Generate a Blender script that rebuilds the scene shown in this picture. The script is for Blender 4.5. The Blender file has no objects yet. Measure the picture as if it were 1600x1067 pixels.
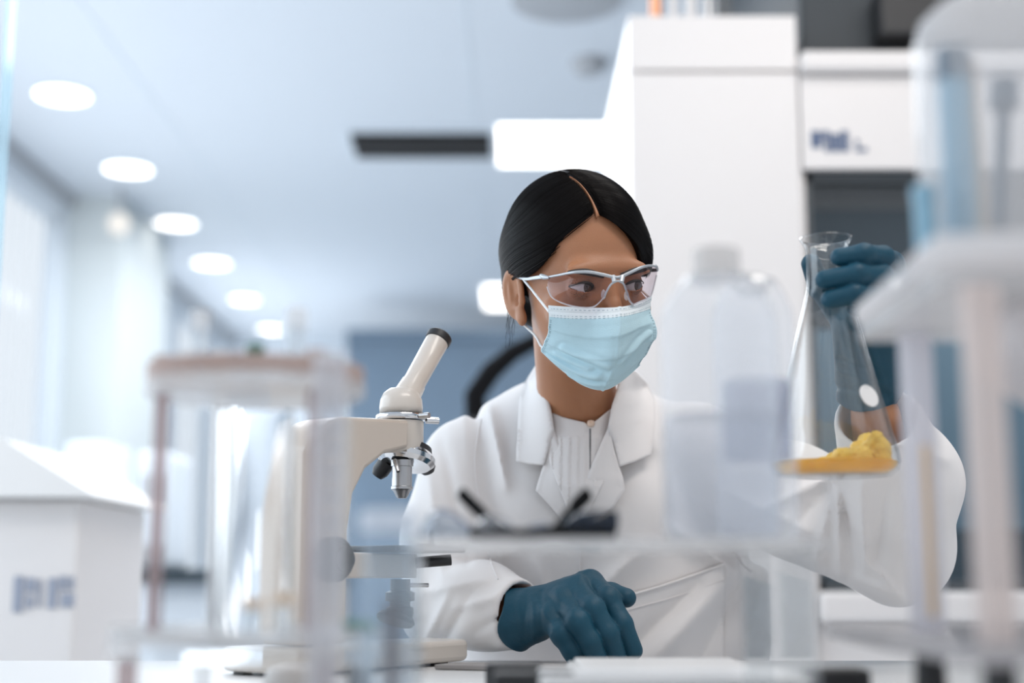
import bpy, bmesh, math, random
import numpy as np
from mathutils import Vector, Matrix

# ------------------------------------------------------------------ camera, world, lights, exposure
SC = bpy.context.scene
COL = SC.collection
PI = math.pi
CAM = np.array([0.0, 0.0, 0.987])
FPX = 1600 * 50 / 36.0
TILT = math.atan(366.5 / FPX)
cd = bpy.data.cameras.new('camera'); cam = bpy.data.objects.new('camera', cd); COL.objects.link(cam)
cd.lens = 50; cd.sensor_width = 36; cd.clip_start = 0.02; cd.clip_end = 100
cam.location = CAM; cam.rotation_euler = (PI / 2 + TILT, 0, 0)
cd.dof.use_dof = True; cd.dof.focus_distance = 1.42; cd.dof.aperture_fstop = 2.2
SC.camera = cam

W = bpy.data.worlds.new('world'); SC.world = W; W.use_nodes = True
W.node_tree.nodes['Background'].inputs[0].default_value = (0.86, 0.92, 1.0, 1)
W.node_tree.nodes['Background'].inputs[1].default_value = 0.70
SC.view_settings.view_transform = 'Standard'; SC.view_settings.look = 'None'
SC.view_settings.gamma = 1; SC.view_settings.use_curve_mapping = False
SC.view_settings.exposure = 0.0
try:
    SC.cycles.use_denoising = True
    SC.cycles.max_bounces = 14; SC.cycles.transmission_bounces = 12; SC.cycles.transparent_max_bounces = 32
    SC.cycles.caustics_reflective = False; SC.cycles.caustics_refractive = False
    SC.cycles.sample_clamp_indirect = 6
except Exception:
    pass

def area(name, loc, target, size, sizey, power, color):
    l = bpy.data.lights.new(name, 'AREA'); l.shape = 'RECTANGLE'; l.size = size; l.size_y = sizey
    l.energy = power; l.color = color
    o = bpy.data.objects.new(name, l); COL.objects.link(o); o.location = loc
    o.rotation_euler = (Vector(target) - Vector(loc)).to_track_quat('-Z', 'Y').to_euler()
    return o
# daylight through the window bays on the left, and the ceiling fittings over the bench
area('window_daylight', (-1.95, 1.7, 1.75), (0.3, 1.5, 1.2), 2.6, 1.3, 30, (0.78, 0.90, 1.0))
area('mid_window_daylight', (-1.95, 4.6, 1.6), (0.6, 4.6, 2.4), 3.0, 1.4, 26, (0.88, 0.94, 1.0))
area('far_window_daylight', (-1.95, 9.4, 1.6), (0.6, 9.4, 2.3), 3.4, 1.4, 44, (0.86, 0.93, 1.0))
area('bench_ceiling_lamp', (0.55, 0.75, 2.70), (0.25, 1.35, 1.1), 1.2, 0.6, 21, (1.0, 0.93, 0.86))
area('rear_ceiling_lamp', (0.9, 1.9, 2.70), (0.9, 2.4, 0.6), 1.2, 0.6, 9, (1.0, 0.94, 0.88))
area('corridor_fill_light', (-0.6, 5.5, 2.65), (-0.6, 5.6, 0), 1.6, 4.5, 100, (0.94, 0.97, 1.0))  # unseen fill added to brighten the ceiling by floor bounce

area('hood_fill_light', (1.3, 3.15, 1.98), (1.3, 3.2, 0.9), 1.2, 0.2, 4.5, (0.92, 0.97, 1.0))  # unseen lamp added inside the hood to lift its dark interior
# ------------------------------------------------------------------ helpers
_fwd = np.array([0, math.cos(TILT), math.sin(TILT)]); _up = np.array([0, -math.sin(TILT), math.cos(TILT)])
def at(px, py, y):
    d = _fwd + np.array([(px - 800) / FPX, 0, 0]) + _up * ((533.5 - py) / FPX)
    return d * (y / d[1]) + CAM
def atz(px, py, z):
    d = _fwd + np.array([(px - 800) / FPX, 0, 0]) + _up * ((533.5 - py) / FPX)
    return d * ((z - CAM[2]) / d[2]) + CAM
def proj(P):
    Q = P - CAM; D = np.maximum(Q @ _fwd, 1e-4)
    return 800 + FPX * Q[..., 0] / D, 533.5 - FPX * (Q @ _up) / D

def mat(name, color, rough=0.5, metal=0.0, bump=0.0, bscale=200, spec=0.5, var=0.0, vscale=8, sheen=0, sub=0, coat=0, aniso=None):
    m = bpy.data.materials.new(name); m.use_nodes = True; nt = m.node_tree; b = nt.nodes['Principled BSDF']
    b.inputs['Base Color'].default_value = (*color, 1); b.inputs['Roughness'].default_value = rough
    b.inputs['Metallic'].default_value = metal; b.inputs['Specular IOR Level'].default_value = spec
    if sheen: b.inputs['Sheen Weight'].default_value = sheen
    if coat: b.inputs['Coat Weight'].default_value = coat; b.inputs['Coat Roughness'].default_value = 0.1
    if sub:
        b.inputs['Subsurface Weight'].default_value = sub; b.inputs['Subsurface Radius'].default_value = (1, .35, .2); b.inputs['Subsurface Scale'].default_value = .004
    tc = nt.nodes.new('ShaderNodeTexCoord')
    if bump:
        n = nt.nodes.new('ShaderNodeTexNoise'); n.inputs['Scale'].default_value = bscale; n.inputs['Detail'].default_value = 3
        nt.links.new(tc.outputs['Object'], n.inputs['Vector'])
        bp = nt.nodes.new('ShaderNodeBump'); bp.inputs['Strength'].default_value = bump; bp.inputs['Distance'].default_value = .001
        nt.links.new(n.outputs['Fac'], bp.inputs['Height']); nt.links.new(bp.outputs['Normal'], b.inputs['Normal'])
    if var:
        n = nt.nodes.new('ShaderNodeTexNoise'); n.inputs['Scale'].default_value = vscale; n.inputs['Detail'].default_value = 4
        nt.links.new(tc.outputs['Object'], n.inputs['Vector'])
        mx = nt.nodes.new('ShaderNodeMix'); mx.data_type = 'RGBA'
        mx.inputs[6].default_value = (*[c * (1 - var) for c in color], 1); mx.inputs[7].default_value = (*[min(1, c * (1 + var)) for c in color], 1)
        nt.links.new(n.outputs['Fac'], mx.inputs[0]); nt.links.new(mx.outputs[2], b.inputs['Base Color'])
    return m
def emis(name, color, strength):
    m = bpy.data.materials.new(name); m.use_nodes = True; nt = m.node_tree; nt.nodes.clear()
    e = nt.nodes.new('ShaderNodeEmission'); o = nt.nodes.new('ShaderNodeOutputMaterial')
    e.inputs[0].default_value = (*color, 1); e.inputs[1].default_value = strength
    nt.links.new(e.outputs[0], o.inputs[0]); return m
def clear(name, tint=(1, 1, 1), haze=0.0, hcol=(.9, .92, .95), ior=1.45, rough=0.05, gl=1.0):
    """thin clear plastic or glass wall: see-through, mirror-like at grazing angles, optional milky haze"""
    m = bpy.data.materials.new(name); m.use_nodes = True; nt = m.node_tree; nt.nodes.clear()
    N = nt.nodes.new; o = N('ShaderNodeOutputMaterial'); tr = N('ShaderNodeBsdfTransparent'); tr.inputs[0].default_value = (*tint, 1)
    g = N('ShaderNodeBsdfGlossy'); g.inputs['Roughness'].default_value = rough
    f0 = ((ior - 1) / (ior + 1)) ** 2; lw = N('ShaderNodeLayerWeight'); lw.inputs[0].default_value = .5
    pw = N('ShaderNodeMath'); pw.operation = 'POWER'; pw.inputs[1].default_value = 5; nt.links.new(lw.outputs['Facing'], pw.inputs[0])
    fr = N('ShaderNodeMath'); fr.operation = 'MULTIPLY_ADD'; fr.inputs[1].default_value = 1 - f0; fr.inputs[2].default_value = f0; nt.links.new(pw.outputs[0], fr.inputs[0])
    mu = N('ShaderNodeMath'); mu.operation = 'MULTIPLY'; mu.inputs[1].default_value = gl
    nt.links.new(fr.outputs[0], mu.inputs[0])
    m1 = N('ShaderNodeMixShader'); nt.links.new(mu.outputs[0], m1.inputs[0]); nt.links.new(tr.outputs[0], m1.inputs[1]); nt.links.new(g.outputs[0], m1.inputs[2])
    last = m1
    if haze:
        d = N('ShaderNodeBsdfDiffuse'); d.inputs[0].default_value = (*hcol, 1); t2 = N('ShaderNodeBsdfTranslucent'); t2.inputs[0].default_value = (*hcol, 1)
        a = N('ShaderNodeMixShader'); a.inputs[0].default_value = .5; nt.links.new(d.outputs[0], a.inputs[1]); nt.links.new(t2.outputs[0], a.inputs[2])
        m2 = N('ShaderNodeMixShader'); m2.inputs[0].default_value = haze; nt.links.new(m1.outputs[0], m2.inputs[1]); nt.links.new(a.outputs[0], m2.inputs[2]); last = m2
    nt.links.new(last.outputs[0], o.inputs[0]); return m
def glass(name, color=(1, 1, 1), ior=1.47, rough=0.0):
    m = bpy.data.materials.new(name); m.use_nodes = True; nt = m.node_tree; b = nt.nodes['Principled BSDF']
    b.inputs['Base Color'].default_value = (*color, 1); b.inputs['Roughness'].default_value = rough
    b.inputs['Transmission Weight'].default_value = 1; b.inputs['IOR'].default_value = ior
    return m

class MB:
    def __init__(s): s.v = []; s.f = []
    def add(s, v, f):
        n = len(s.v); s.v += [tuple(map(float, p)) for p in v]; s.f += [tuple(i + n for i in q) for q in f]; return s
    def box(s, lo, hi, rot=None, piv=None):
        (a, b, c), (d, e, g) = lo, hi
        v = [(a, b, c), (d, b, c), (d, e, c), (a, e, c), (a, b, g), (d, b, g), (d, e, g), (a, e, g)]
        if rot is not None:
            pv = Vector(piv if piv is not None else ((a + d) / 2, (b + e) / 2, (c + g) / 2)); v = [rot @ (Vector(p) - pv) + pv for p in v]
        return s.add(v, [(0, 3, 2, 1), (4, 5, 6, 7), (0, 1, 5, 4), (1, 2, 6, 5), (2, 3, 7, 6), (3, 0, 4, 7)])
    def rings(s, rings, closed=True, cap=True):
        n = len(rings[0]); v = [p for r in rings for p in r]; f = []
        for i in range(len(rings) - 1):
            for j in range(n if closed else n - 1):
                k = (j + 1) % n; f.append((i * n + j, i * n + k, (i + 1) * n + k, (i + 1) * n + j))
        if cap and closed: f.append(tuple(reversed(range(n)))); f.append(tuple((len(rings) - 1) * n + j for j in range(n)))
        return s.add(v, f)
    def lathe(s, prof, c=(0, 0, 0), seg=48, axis=None, cap=True):
        c = Vector(c); q = Vector((0, 0, 1)).rotation_difference(Vector(axis)) if axis is not None else None
        R = []
        for r, z in prof:
            ring = [Vector((r * math.cos(2 * PI * j / seg), r * math.sin(2 * PI * j / seg), z)) for j in range(seg)]
            R.append([(q @ p if q else p) + c for p in ring])
        return s.rings(R, cap=cap)
    def tube(s, pts, rad, seg=10, cap=True, flat=1.0, updir=(0, 0, 1)):
        pts = [Vector(p) for p in pts]; n = len(pts)
        if not hasattr(rad, '__len__'): rad = [rad] * n
        R = []; prev = None
        for i in range(n):
            t = (pts[min(i + 1, n - 1)] - pts[max(i - 1, 0)]).normalized()
            if prev is None:
                u = Vector(updir); u = (u - t * u.dot(t))
                if u.length < 1e-4: u = Vector((1, 0, 0)) - t * t.x
                u.normalize()
            else: u = (prev - t * prev.dot(t)).normalized()
            prev = u; w = t.cross(u)
            R.append([pts[i] + (u * math.cos(2 * PI * j / seg) + w * math.sin(2 * PI * j / seg) * flat) * rad[i] for j in range(seg)])
        return s.rings(R, cap=cap)
    def cyl(s, a, b, r, r2=None, seg=24): return s.tube([a, b], [r, r if r2 is None else r2], seg)
    def prism(s, poly, a, b, axis='y'):
        def P(p, d): return {'y': (p[0], d, p[1]), 'x': (d, p[0], p[1]), 'z': (p[0], p[1], d)}[axis]
        n = len(poly); v = [P(p, a) for p in poly] + [P(p, b) for p in poly]
        return s.add(v, [tuple(range(n)), tuple(reversed(range(n, 2 * n)))] + [(i, (i + 1) % n, (i + 1) % n + n, i + n) for i in range(n)])
    def grid(s, G, close_u=False):
        nu = len(G); nv = len(G[0]); v = [p for r in G for p in r]; f = []
        for i in range(nu - (0 if close_u else 1)):
            for j in range(nv - 1):
                k = (i + 1) % nu; f.append((i * nv + j, k * nv + j, k * nv + j + 1, i * nv + j + 1))
        return s.add(v, f)
    def build(s, name, m, parent=None, smooth=True, bev=0, sharp=35, sub=0, solid=0, off=0.0, recalc=True):
        me = bpy.data.meshes.new(name); o = bpy.data.objects.new(name, me); COL.objects.link(o)
        v = s.v
        if parent is not None:
            l = parent_world(parent); v = [(p[0] - l[0], p[1] - l[1], p[2] - l[2]) for p in v]; o.parent = parent
        me.from_pydata(v, [], s.f); me.update()
        if recalc:
            bm = bmesh.new(); bm.from_mesh(me); bmesh.ops.recalc_face_normals(bm, faces=bm.faces); bm.to_mesh(me); bm.free()
        if smooth:
            me.polygons.foreach_set('use_smooth', [True] * len(me.polygons))
            if sharp: me.set_sharp_from_angle(angle=math.radians(sharp))
        for mm in (m if isinstance(m, (list, tuple)) else [m]): me.materials.append(mm)
        if sub: q = o.modifiers.new('subdivision', 'SUBSURF'); q.levels = q.render_levels = sub
        if solid: q = o.modifiers.new('thickness', 'SOLIDIFY'); q.thickness = solid; q.offset = off
        if bev: q = o.modifiers.new('bevel', 'BEVEL'); q.width = bev; q.segments = 3; q.limit_method = 'ANGLE'; q.harden_normals = False
        return o
def parent_world(o):
    l = np.zeros(3)
    while o is not None: l += np.array(o.location); o = o.parent
    return l
def tag(o, label, cat=None, group=None, kind=None):
    if label: o['label'] = label
    if cat: o['category'] = cat
    if group: o['group'] = group
    if kind: o['kind'] = kind
    return o
def thing(name, label, cat, loc=(0, 0, 0), group=None):
    o = bpy.data.objects.new(name, None); COL.objects.link(o); o.location = loc; o.empty_display_size = .05
    return tag(o, label, cat, group)
def struct(o): o['kind'] = 'structure'; return o
def copy_tree(o, parent=None):
    c = o.copy(); COL.objects.link(c)
    if parent is not None: c.parent = parent
    for ch in [x for x in COL.objects if x.parent == o]: copy_tree(ch, c)
    return c

# ------------------------------------------------------------------ implicit surfaces (distance functions + surface nets)
def smin(a, b, k):
    h = np.clip(.5 + .5 * (b - a) / k, 0, 1); return b + (a - b) * h - k * h * (1 - h)
def smax(a, b, k): return -smin(-a, -b, k)
def sph(P, c, r): return np.linalg.norm(P - np.asarray(c), axis=-1) - r
def ell(P, c, r):
    r = np.asarray(r, float); q = (P - np.asarray(c)); k0 = np.linalg.norm(q / r, axis=-1); k1 = np.linalg.norm(q / (r * r), axis=-1)
    return k0 * (k0 - 1) / np.maximum(k1, 1e-6)
def ellr(P, c, r, M): return ell((P - np.asarray(c)) @ M, (0, 0, 0), r)
def cone(P, a, b, ra, rb):
    a = np.asarray(a, float); b = np.asarray(b, float); ba = b - a; q = P - a
    h = np.clip((q @ ba) / (ba @ ba), 0, 1); return np.linalg.norm(q - h[..., None] * ba, axis=-1) - (ra + (rb - ra) * h)
def chain(P, pts, rad, k=.004):
    d = None
    for i in range(len(pts) - 1):
        e = cone(P, pts[i], pts[i + 1], rad[i], rad[i + 1]); d = e if d is None else smin(d, e, k)
    return d
def poly2d(x, y, poly):
    poly = np.asarray(poly, float); n = len(poly); d = np.full(x.shape, 1e18); s = np.ones(x.shape)
    for i in range(n):
        a = poly[i]; b = poly[i - 1]; ex, ey = b - a; wx = x - a[0]; wy = y - a[1]
        h = np.clip((wx * ex + wy * ey) / (ex * ex + ey * ey), 0, 1); d = np.minimum(d, (wx - ex * h) ** 2 + (wy - ey * h) ** 2)
        c1 = y >= a[1]; c2 = y < b[1]; c3 = ex * wy > ey * wx; f = (c1 & c2 & c3) | (~c1 & ~c2 & ~c3); s = np.where(f, -s, s)
    return s * np.sqrt(d)
def seg2d(x, y, a, b):
    ex, ey = b[0] - a[0], b[1] - a[1]; wx = x - a[0]; wy = y - a[1]; h = np.clip((wx * ex + wy * ey) / (ex * ex + ey * ey), 0, 1)
    return np.hypot(wx - ex * h, wy - ey * h), h
def nets(f, lo, hi, h, B=16, slack=1.6):
    lo = np.asarray(lo, float); hi = np.asarray(hi, float); n = np.ceil((hi - lo) / h / B).astype(int) * B
    Fv = np.empty(tuple(n), np.float32); nb = n // B
    ci = np.stack(np.meshgrid(*[np.arange(k) for k in nb], indexing='ij'), -1).reshape(-1, 3)
    d = f(lo + (ci * B + (B - 1) / 2) * h)
    R = B * h * .87 * slack; loc = np.stack(np.meshgrid(*[np.arange(B)] * 3, indexing='ij'), -1).reshape(-1, 3)
    act = np.abs(d) < R
    for c, dd in zip(ci[~act], d[~act]): Fv[c[0] * B:c[0] * B + B, c[1] * B:c[1] * B + B, c[2] * B:c[2] * B + B] = dd
    A = ci[act]
    for s in range(0, len(A), 24):
        bl = A[s:s + 24]; P = lo + (bl[:, None, :] * B + loc[None]) * h; v = f(P.reshape(-1, 3)).reshape(len(bl), B, B, B)
        for c, w in zip(bl, v): Fv[c[0] * B:c[0] * B + B, c[1] * B:c[1] * B + B, c[2] * B:c[2] * B + B] = w
    Fv = np.where(np.abs(Fv) < 1e-9, 1e-9, Fv); S = Fv < 0
    nx, ny, nz = Fv.shape; cnt = np.zeros((nx - 1, ny - 1, nz - 1), np.int8)
    for i in (0, 1):
        for j in (0, 1):
            for k in (0, 1): cnt += S[i:nx - 1 + i, j:ny - 1 + j, k:nz - 1 + k]
    cells = np.argwhere((cnt > 0) & (cnt < 8)); idx = -np.ones(cnt.shape, np.int64); idx[tuple(cells.T)] = np.arange(len(cells))
    acc = np.zeros((len(cells), 3)); w = np.zeros(len(cells))
    cor = [(i, j, k) for i in (0, 1) for j in (0, 1) for k in (0, 1)]
    for a in cor:
        for ax in range(3):
            if a[ax]: continue
            b = list(a); b[ax] = 1
            va = Fv[tuple((cells + a).T)].astype(float); vb = Fv[tuple((cells + b).T)].astype(float)
            m = (va < 0) != (vb < 0); t = np.where(m, va / np.where(m, va - vb, 1), 0)
            p = np.array(a, float)[None] + 0 * cells; p[:, ax] = t; acc[m] += p[m]; w[m] += 1
    V = lo + (cells + acc / w[:, None]) * h; Q = []
    for ax in range(3):
        u, v = (ax + 1) % 3, (ax + 2) % 3; sl0 = [slice(None)] * 3; sl1 = [slice(None)] * 3; sl0[ax] = slice(0, -1); sl1[ax] = slice(1, None)
        E = S[tuple(sl0)] != S[tuple(sl1)]; e = np.argwhere(E); e = e[(e[:, u] > 0) & (e[:, v] > 0) & (e[:, u] < Fv.shape[u] - 1) & (e[:, v] < Fv.shape[v] - 1)]
        du = np.zeros(3, int); du[u] = 1; dv = np.zeros(3, int); dv[v] = 1
        q = np.stack([idx[tuple((e - du - dv).T)], idx[tuple((e - dv).T)], idx[tuple(e.T)], idx[tuple((e - du).T)]], 1)
        fl = S[tuple(e.T)]; q[~fl] = q[~fl][:, ::-1]; Q.append(q)
    return V, np.concatenate(Q)
def relax(V, Q, it):
    E = np.concatenate([Q[:, [0, 1]], Q[:, [1, 2]], Q[:, [2, 3]], Q[:, [3, 0]]]); E = np.concatenate([E, E[:, ::-1]]); c = np.bincount(E[:, 0], minlength=len(V))[:, None]
    for _ in range(it):
        s = np.stack([np.bincount(E[:, 0], weights=V[E[:, 1], k], minlength=len(V)) for k in range(3)], 1); V = V * .5 + .5 * s / np.maximum(c, 1)
    return V
def implicit(name, f, lo, hi, h, m, parent=None, it=1, xf=None):
    V, Q = nets(f, lo, hi, h); V = relax(V, Q, it)
    if xf is not None: V = xf(V)
    return raw(name, V, Q, m, parent)
def raw(name, V, Q, m, parent=None, smooth=True):
    me = bpy.data.meshes.new(name); o = bpy.data.objects.new(name, me); COL.objects.link(o)
    if parent is not None: V = V - parent_world(parent); o.parent = parent
    Q = np.asarray(Q); me.vertices.add(len(V)); me.vertices.foreach_set('co', np.ascontiguousarray(V, dtype=np.float32).ravel())
    me.loops.add(Q.size); me.loops.foreach_set('vertex_index', Q.astype(np.int32).ravel())
    me.polygons.add(len(Q)); me.polygons.foreach_set('loop_start', (np.arange(len(Q)) * Q.shape[1]).astype(np.int32))
    me.polygons.foreach_set('use_smooth', np.ones(len(Q), bool)); me.update(calc_edges=True); me.validate()
    me.materials.append(m); return o
def march(f, px, py, y0=1.0, y1=1.9):
    """points of a distance function met by the lines of sight through the given photo pixels"""
    px = np.asarray(px, float); py = np.asarray(py, float)
    d = _fwd + np.stack([(px - 800) / FPX, 0 * px, 0 * px], -1) + _up * ((533.5 - py) / FPX)[:, None]; L = np.linalg.norm(d, axis=1); d = d / L[:, None]
    t = np.full(len(px), y0) / d[:, 1]; best = t.copy(); bd = np.full(len(px), 1e9)
    for _ in range(90):
        v = f(CAM + d * t[:, None]); m = v < bd; bd[m] = v[m]; best[m] = t[m]; t = t + np.clip(v, -.02, .02) * .7; t = np.minimum(t, y1 / d[:, 1])
    t = np.where(bd < .001, t, best); return CAM + d * t[:, None]
def grad(f, P, e=.0015):
    g = np.stack([f(P + e * np.eye(3)[i]) - f(P - e * np.eye(3)[i]) for i in range(3)], 1); return g / np.maximum(np.linalg.norm(g, axis=1), 1e-9)[:, None]
def drape(name, poly, f, m, parent, off=.004, thick=.002, res=9, smooth_it=3):
    """a cloth panel: its outline laid on the body surface below it, with its own thickness"""
    bm = bmesh.new(); vs = [bm.verts.new((p[0], p[1], 0)) for p in poly]; bm.faces.new(vs)
    bmesh.ops.triangulate(bm, faces=bm.faces)
    for _ in range(7):
        es = [e for e in bm.edges if e.calc_length() > res]
        if not es: break
        bmesh.ops.subdivide_edges(bm, edges=es, cuts=1); bmesh.ops.triangulate(bm, faces=bm.faces)
    for _ in range(5): bmesh.ops.smooth_vert(bm, verts=[v for v in bm.verts if not v.is_boundary], factor=.5, use_axis_x=True, use_axis_y=True)
    bm.verts.index_update(); xy = np.array([v.co[:2] for v in bm.verts]); F = [tuple(v.index for v in q.verts) for q in bm.faces]
    E = [(e.verts[0].index, e.verts[1].index) for e in bm.edges]; bm.free()
    P = march(f, xy[:, 0], xy[:, 1]); dist = np.linalg.norm(P - CAM, axis=1); E = np.array(E); E = np.concatenate([E, E[:, ::-1]]); c = np.bincount(E[:, 0], minlength=len(P))
    for _ in range(smooth_it): dist = .5 * dist + .5 * np.bincount(E[:, 0], weights=dist[E[:, 1]], minlength=len(P)) / c
    d = (P - CAM) / np.linalg.norm(P - CAM, axis=1)[:, None]; P = CAM + d * (dist - off)[:, None]
    b = MB(); b.add(P, F); return b.build(name, m, parent, solid=thick, off=0, sharp=60)

# ------------------------------------------------------------------ materials
M_ceil = mat('ceiling_panel', (.70, .74, .79), .75)
M_wall = mat('painted_wall', (.72, .77, .82), .8, bump=.1)
M_wall_blue = mat('blue_grey_wall', (.15, .21, .28), .7, var=.12, vscale=3)
M_beige = mat('beige_pillar_paint', (.70, .74, .74), .8)
M_floor = mat('vinyl_floor', (.62, .66, .70), .4, var=.06, vscale=20)
M_white = mat('white_laminate', (.83, .79, .77), .45)
M_cab = mat('white_cabinet_enamel', (.84, .80, .78), .4)
M_grey = mat('grey_laminate', (.45, .46, .48), .5)
M_black = mat('black_plastic', (.02, .02, .022), .45)
M_dark = mat('dark_grey_metal', (.085, .095, .105), .5, metal=.2)
M_hood_in = mat('hood_interior', (.30, .36, .40), .5)
M_chrome = mat('chrome', (.75, .75, .76), .14, metal=1)
M_steel = mat('brushed_steel', (.5, .5, .51), .35, metal=1)
M_copper = mat('copper_pipe', (.75, .36, .20), .35, metal=1)
M_bench = mat('white_bench_top', (.66, .66, .66), .35)
M_bluebench = mat('blue_grey_bench_top', (.10, .17, .24), .5)
M_mark = mat('blue_ink', (.04, .09, .20), .6)
M_greymark = mat('grey_ink', (.34, .37, .45), .6)
E_lamp = emis('lamp_glow', (1, .99, .97), 4)
E_sky = emis('daylit_blind', (.86, .93, 1.0), .95)

# ------------------------------------------------------------------ the room
HC = 2.75
XL = -2.08
YB = 11.6
floor = struct(MB().box((XL - .1, -.6, -.1), (4.2, YB + .1, 0)).build('floor', M_floor, smooth=False))
ceiling = struct(MB().box((XL - .1, -.6, HC), (4.2, YB + .1, HC + .1)).build('ceiling', M_ceil, smooth=False))
struct(MB().box((XL - .1, YB, 0), (4.2, YB + .1, HC)).build('wall_back', M_wall, smooth=False))
struct(MB().box((3.9, 3.7, 0), (4.0, YB, HC)).build('wall_right', M_wall, smooth=False))
# left wall: sill band, lintel band and piers between the window bays
wl = MB()
wl.box((XL - .1, .4, 0), (XL, YB, .82)); wl.box((XL - .1, .4, 2.62), (XL, YB, HC))
bays = [(3.1, 4.55), (4.7, 6.35), (7.6, 8.55), (8.7, 9.65), (9.8, 10.9)]
ys = [3.0] + [v for b in bays for v in b] + [YB]
for i in range(0, len(ys), 2): wl.box((XL - .1, ys[i], .82), (XL, ys[i + 1], 2.62))
struct(wl.build('wall_left', M_wall, smooth=False))
for n, (a, b) in enumerate(bays):
    w = struct(MB().box((XL - .06, a, .82), (XL - .05, b, 2.62)).build('window_%d' % (n + 1), E_sky, smooth=False))
    fr = MB()
    for s in (a, b - .04): fr.box((XL - .05, s, .82), (XL - .005, s + .04, 2.62))
    fr.box((XL - .05, a, .82), (XL - .005, b, .86)); fr.box((XL - .05, a, 2.58), (XL - .005, b, 2.62))
    fr.build('window_frame', M_wall, w, smooth=False)
    bl = MB(); k = a + .06
    while k < b - .06: bl.box((XL - .045, k, .87), (XL - .042, k + .07, 2.57), Matrix.Rotation(.5, 3, 'Z')); k += .115
    tag(bl.build('blind', clear('blind_slat_%d' % n, haze=.35, hcol=(.9, .95, 1)), w, smooth=False), 'pale vertical blind slats')
pl = at(80, 500, 6.5); pr = at(185, 500, 6.5)
struct(MB().box((XL, 6.5, 0), (pr[0], 7.4, HC)).build('wall_pillar', M_beige, smooth=False))
struct(MB().box((XL, .4, 2.70), (XL + .03, 6.5, HC)).build('trim_1', M_grey, smooth=False))
struct(MB().box((XL, 7.4, 2.70), (XL + .03, YB, HC)).build('trim_2', M_grey, smooth=False))
tag(struct(MB().box((at(8, 20, 1.9)[0], 1.9, 0), (at(14, 20, 1.9)[0], 1.93, HC)).build('trim_4', clear('glass_panel_edge', (.85, .94, .97), haze=.3, hcol=(.75, .90, .97)), smooth=False)), 'pale blue edge of a glass panel')
# ceiling joints
cj = MB()
for x in (-1.35, -.15, 1.05): cj.box((x - .006, 2.5, HC - .003), (x + .006, YB, HC + .01))
struct(cj.build('trim_3', M_wall, smooth=False))
# white column and blue-grey partition at the far end
c0 = at(335, 600, 10.4)[0]; c1 = at(540, 600, 10.4)[0]
struct(MB().box((c0, 10.4, 0), (c1, 11.6, HC)).build('wall_column', M_wall, smooth=False))
p0 = at(540, 600, 9.0)[0]; ptop = at(540, 530, 9.0)[2]
pt = MB().box((p0, 9.0, 0), (3.9, 9.1, ptop)); pt.box((p0, 8.97, ptop), (3.9, 9.12, ptop + .06))
struct(pt.build('wall_partition', M_wall_blue, smooth=False))

def downlight(px, py, w, label, hang=0):
    c = atz(px, py, HC); D = np.linalg.norm(c - CAM); r = w / 2 * D / FPX * .98
    t = thing('ceiling_light', label, 'ceiling light', tuple(c), 'recessed ceiling downlights')
    MB().lathe([(r + .012, -.001), (r + .012, -.006), (r, -.008), (r, -.001)], c, 40).build('trim_ring', M_wall, t)
    MB().lathe([(r, -.002), (r * .98, -.006)], c, 40).build('lamp_disc', E_lamp, t)
for a in [(98, 147, 80, 'round recessed downlight nearest the camera, far left of the ceiling'),
          (200, 263, 71, 'round recessed downlight in the ceiling in front of the beige pillar'),
          (275, 348, 62, 'third round recessed downlight in the row, just past the pillar'),
          (331, 410, 56, 'fourth round recessed downlight in the row, above the tall tube rack'),
          (382, 467, 44, 'small faint downlight, second to last of the row'),
          (424, 514, 42, 'small bright downlight at the far end of the row')]: downlight(*a)
# hanging globe in front of the pillar
g = atz(186, 303, HC); g = at(186, 350, 6.35)
t = thing('globe_lamp', 'small white globe lamp hanging by the beige pillar', 'lamp', (g[0], g[1], g[2]))
MB().lathe([(.002, -.052), (.03, -.043), (.048, -.018), (.052, 0), (.048, .02), (.03, .044), (.015, .05)], g, 32).build('globe', emis('globe_glow', (1, .98, .94), 1.0), t)
MB().cyl((g[0], g[1], g[2] + .05), (g[0], g[1], HC), .012).build('stem', M_grey, t)
# rectangular panel light, far light, vent, detector
def quad_ceiling(px0, px1, py0, py1):
    ya = atz((px0 + px1) / 2, py0, HC)[1]; yb = atz((px0 + px1) / 2, py1, HC)[1]
    x0 = atz(px0, (py0 + py1) / 2, HC)[0]; x1 = atz(px1, (py0 + py1) / 2, HC)[0]; return x0, x1, ya, yb
x0, x1, ya, yb = quad_ceiling(778, 955, 192, 255)
t = thing('ceiling_panel_light', 'bright rectangular ceiling panel light above the woman', 'ceiling light', ((x0 + x1) / 2, (ya + yb) / 2, HC))
MB().box((x0, ya, HC - .008), (x1, yb, HC - .004)).build('diffuser', E_lamp, t, smooth=False)
fr = MB(); e = .02
fr.box((x0 - e, ya - e, HC - .01), (x1 + e, ya, HC)); fr.box((x0 - e, yb, HC - .01), (x1 + e, yb + e, HC)); fr.box((x0 - e, ya, HC - .01), (x0, yb, HC)); fr.box((x1, ya, HC - .01), (x1 + e, yb, HC))
fr.build('frame', M_wall, t, smooth=False)
x0, x1, ya, yb = quad_ceiling(757, 815, 447, 480)
t = thing('ceiling_panel_light', 'small far rectangular ceiling light left of her temple', 'ceiling light', ((x0 + x1) / 2, (ya + yb) / 2, HC))
MB().box((x0, ya, HC - .008), (x1, yb, HC - .004)).build('diffuser', E_lamp, t, smooth=False)
x0, x1, ya, yb = quad_ceiling(553, 768, 202, 244)
t = thing('ceiling_vent', 'black rectangular ventilation slot in the ceiling', 'vent', ((x0 + x1) / 2, (ya + yb) / 2, HC))
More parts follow.
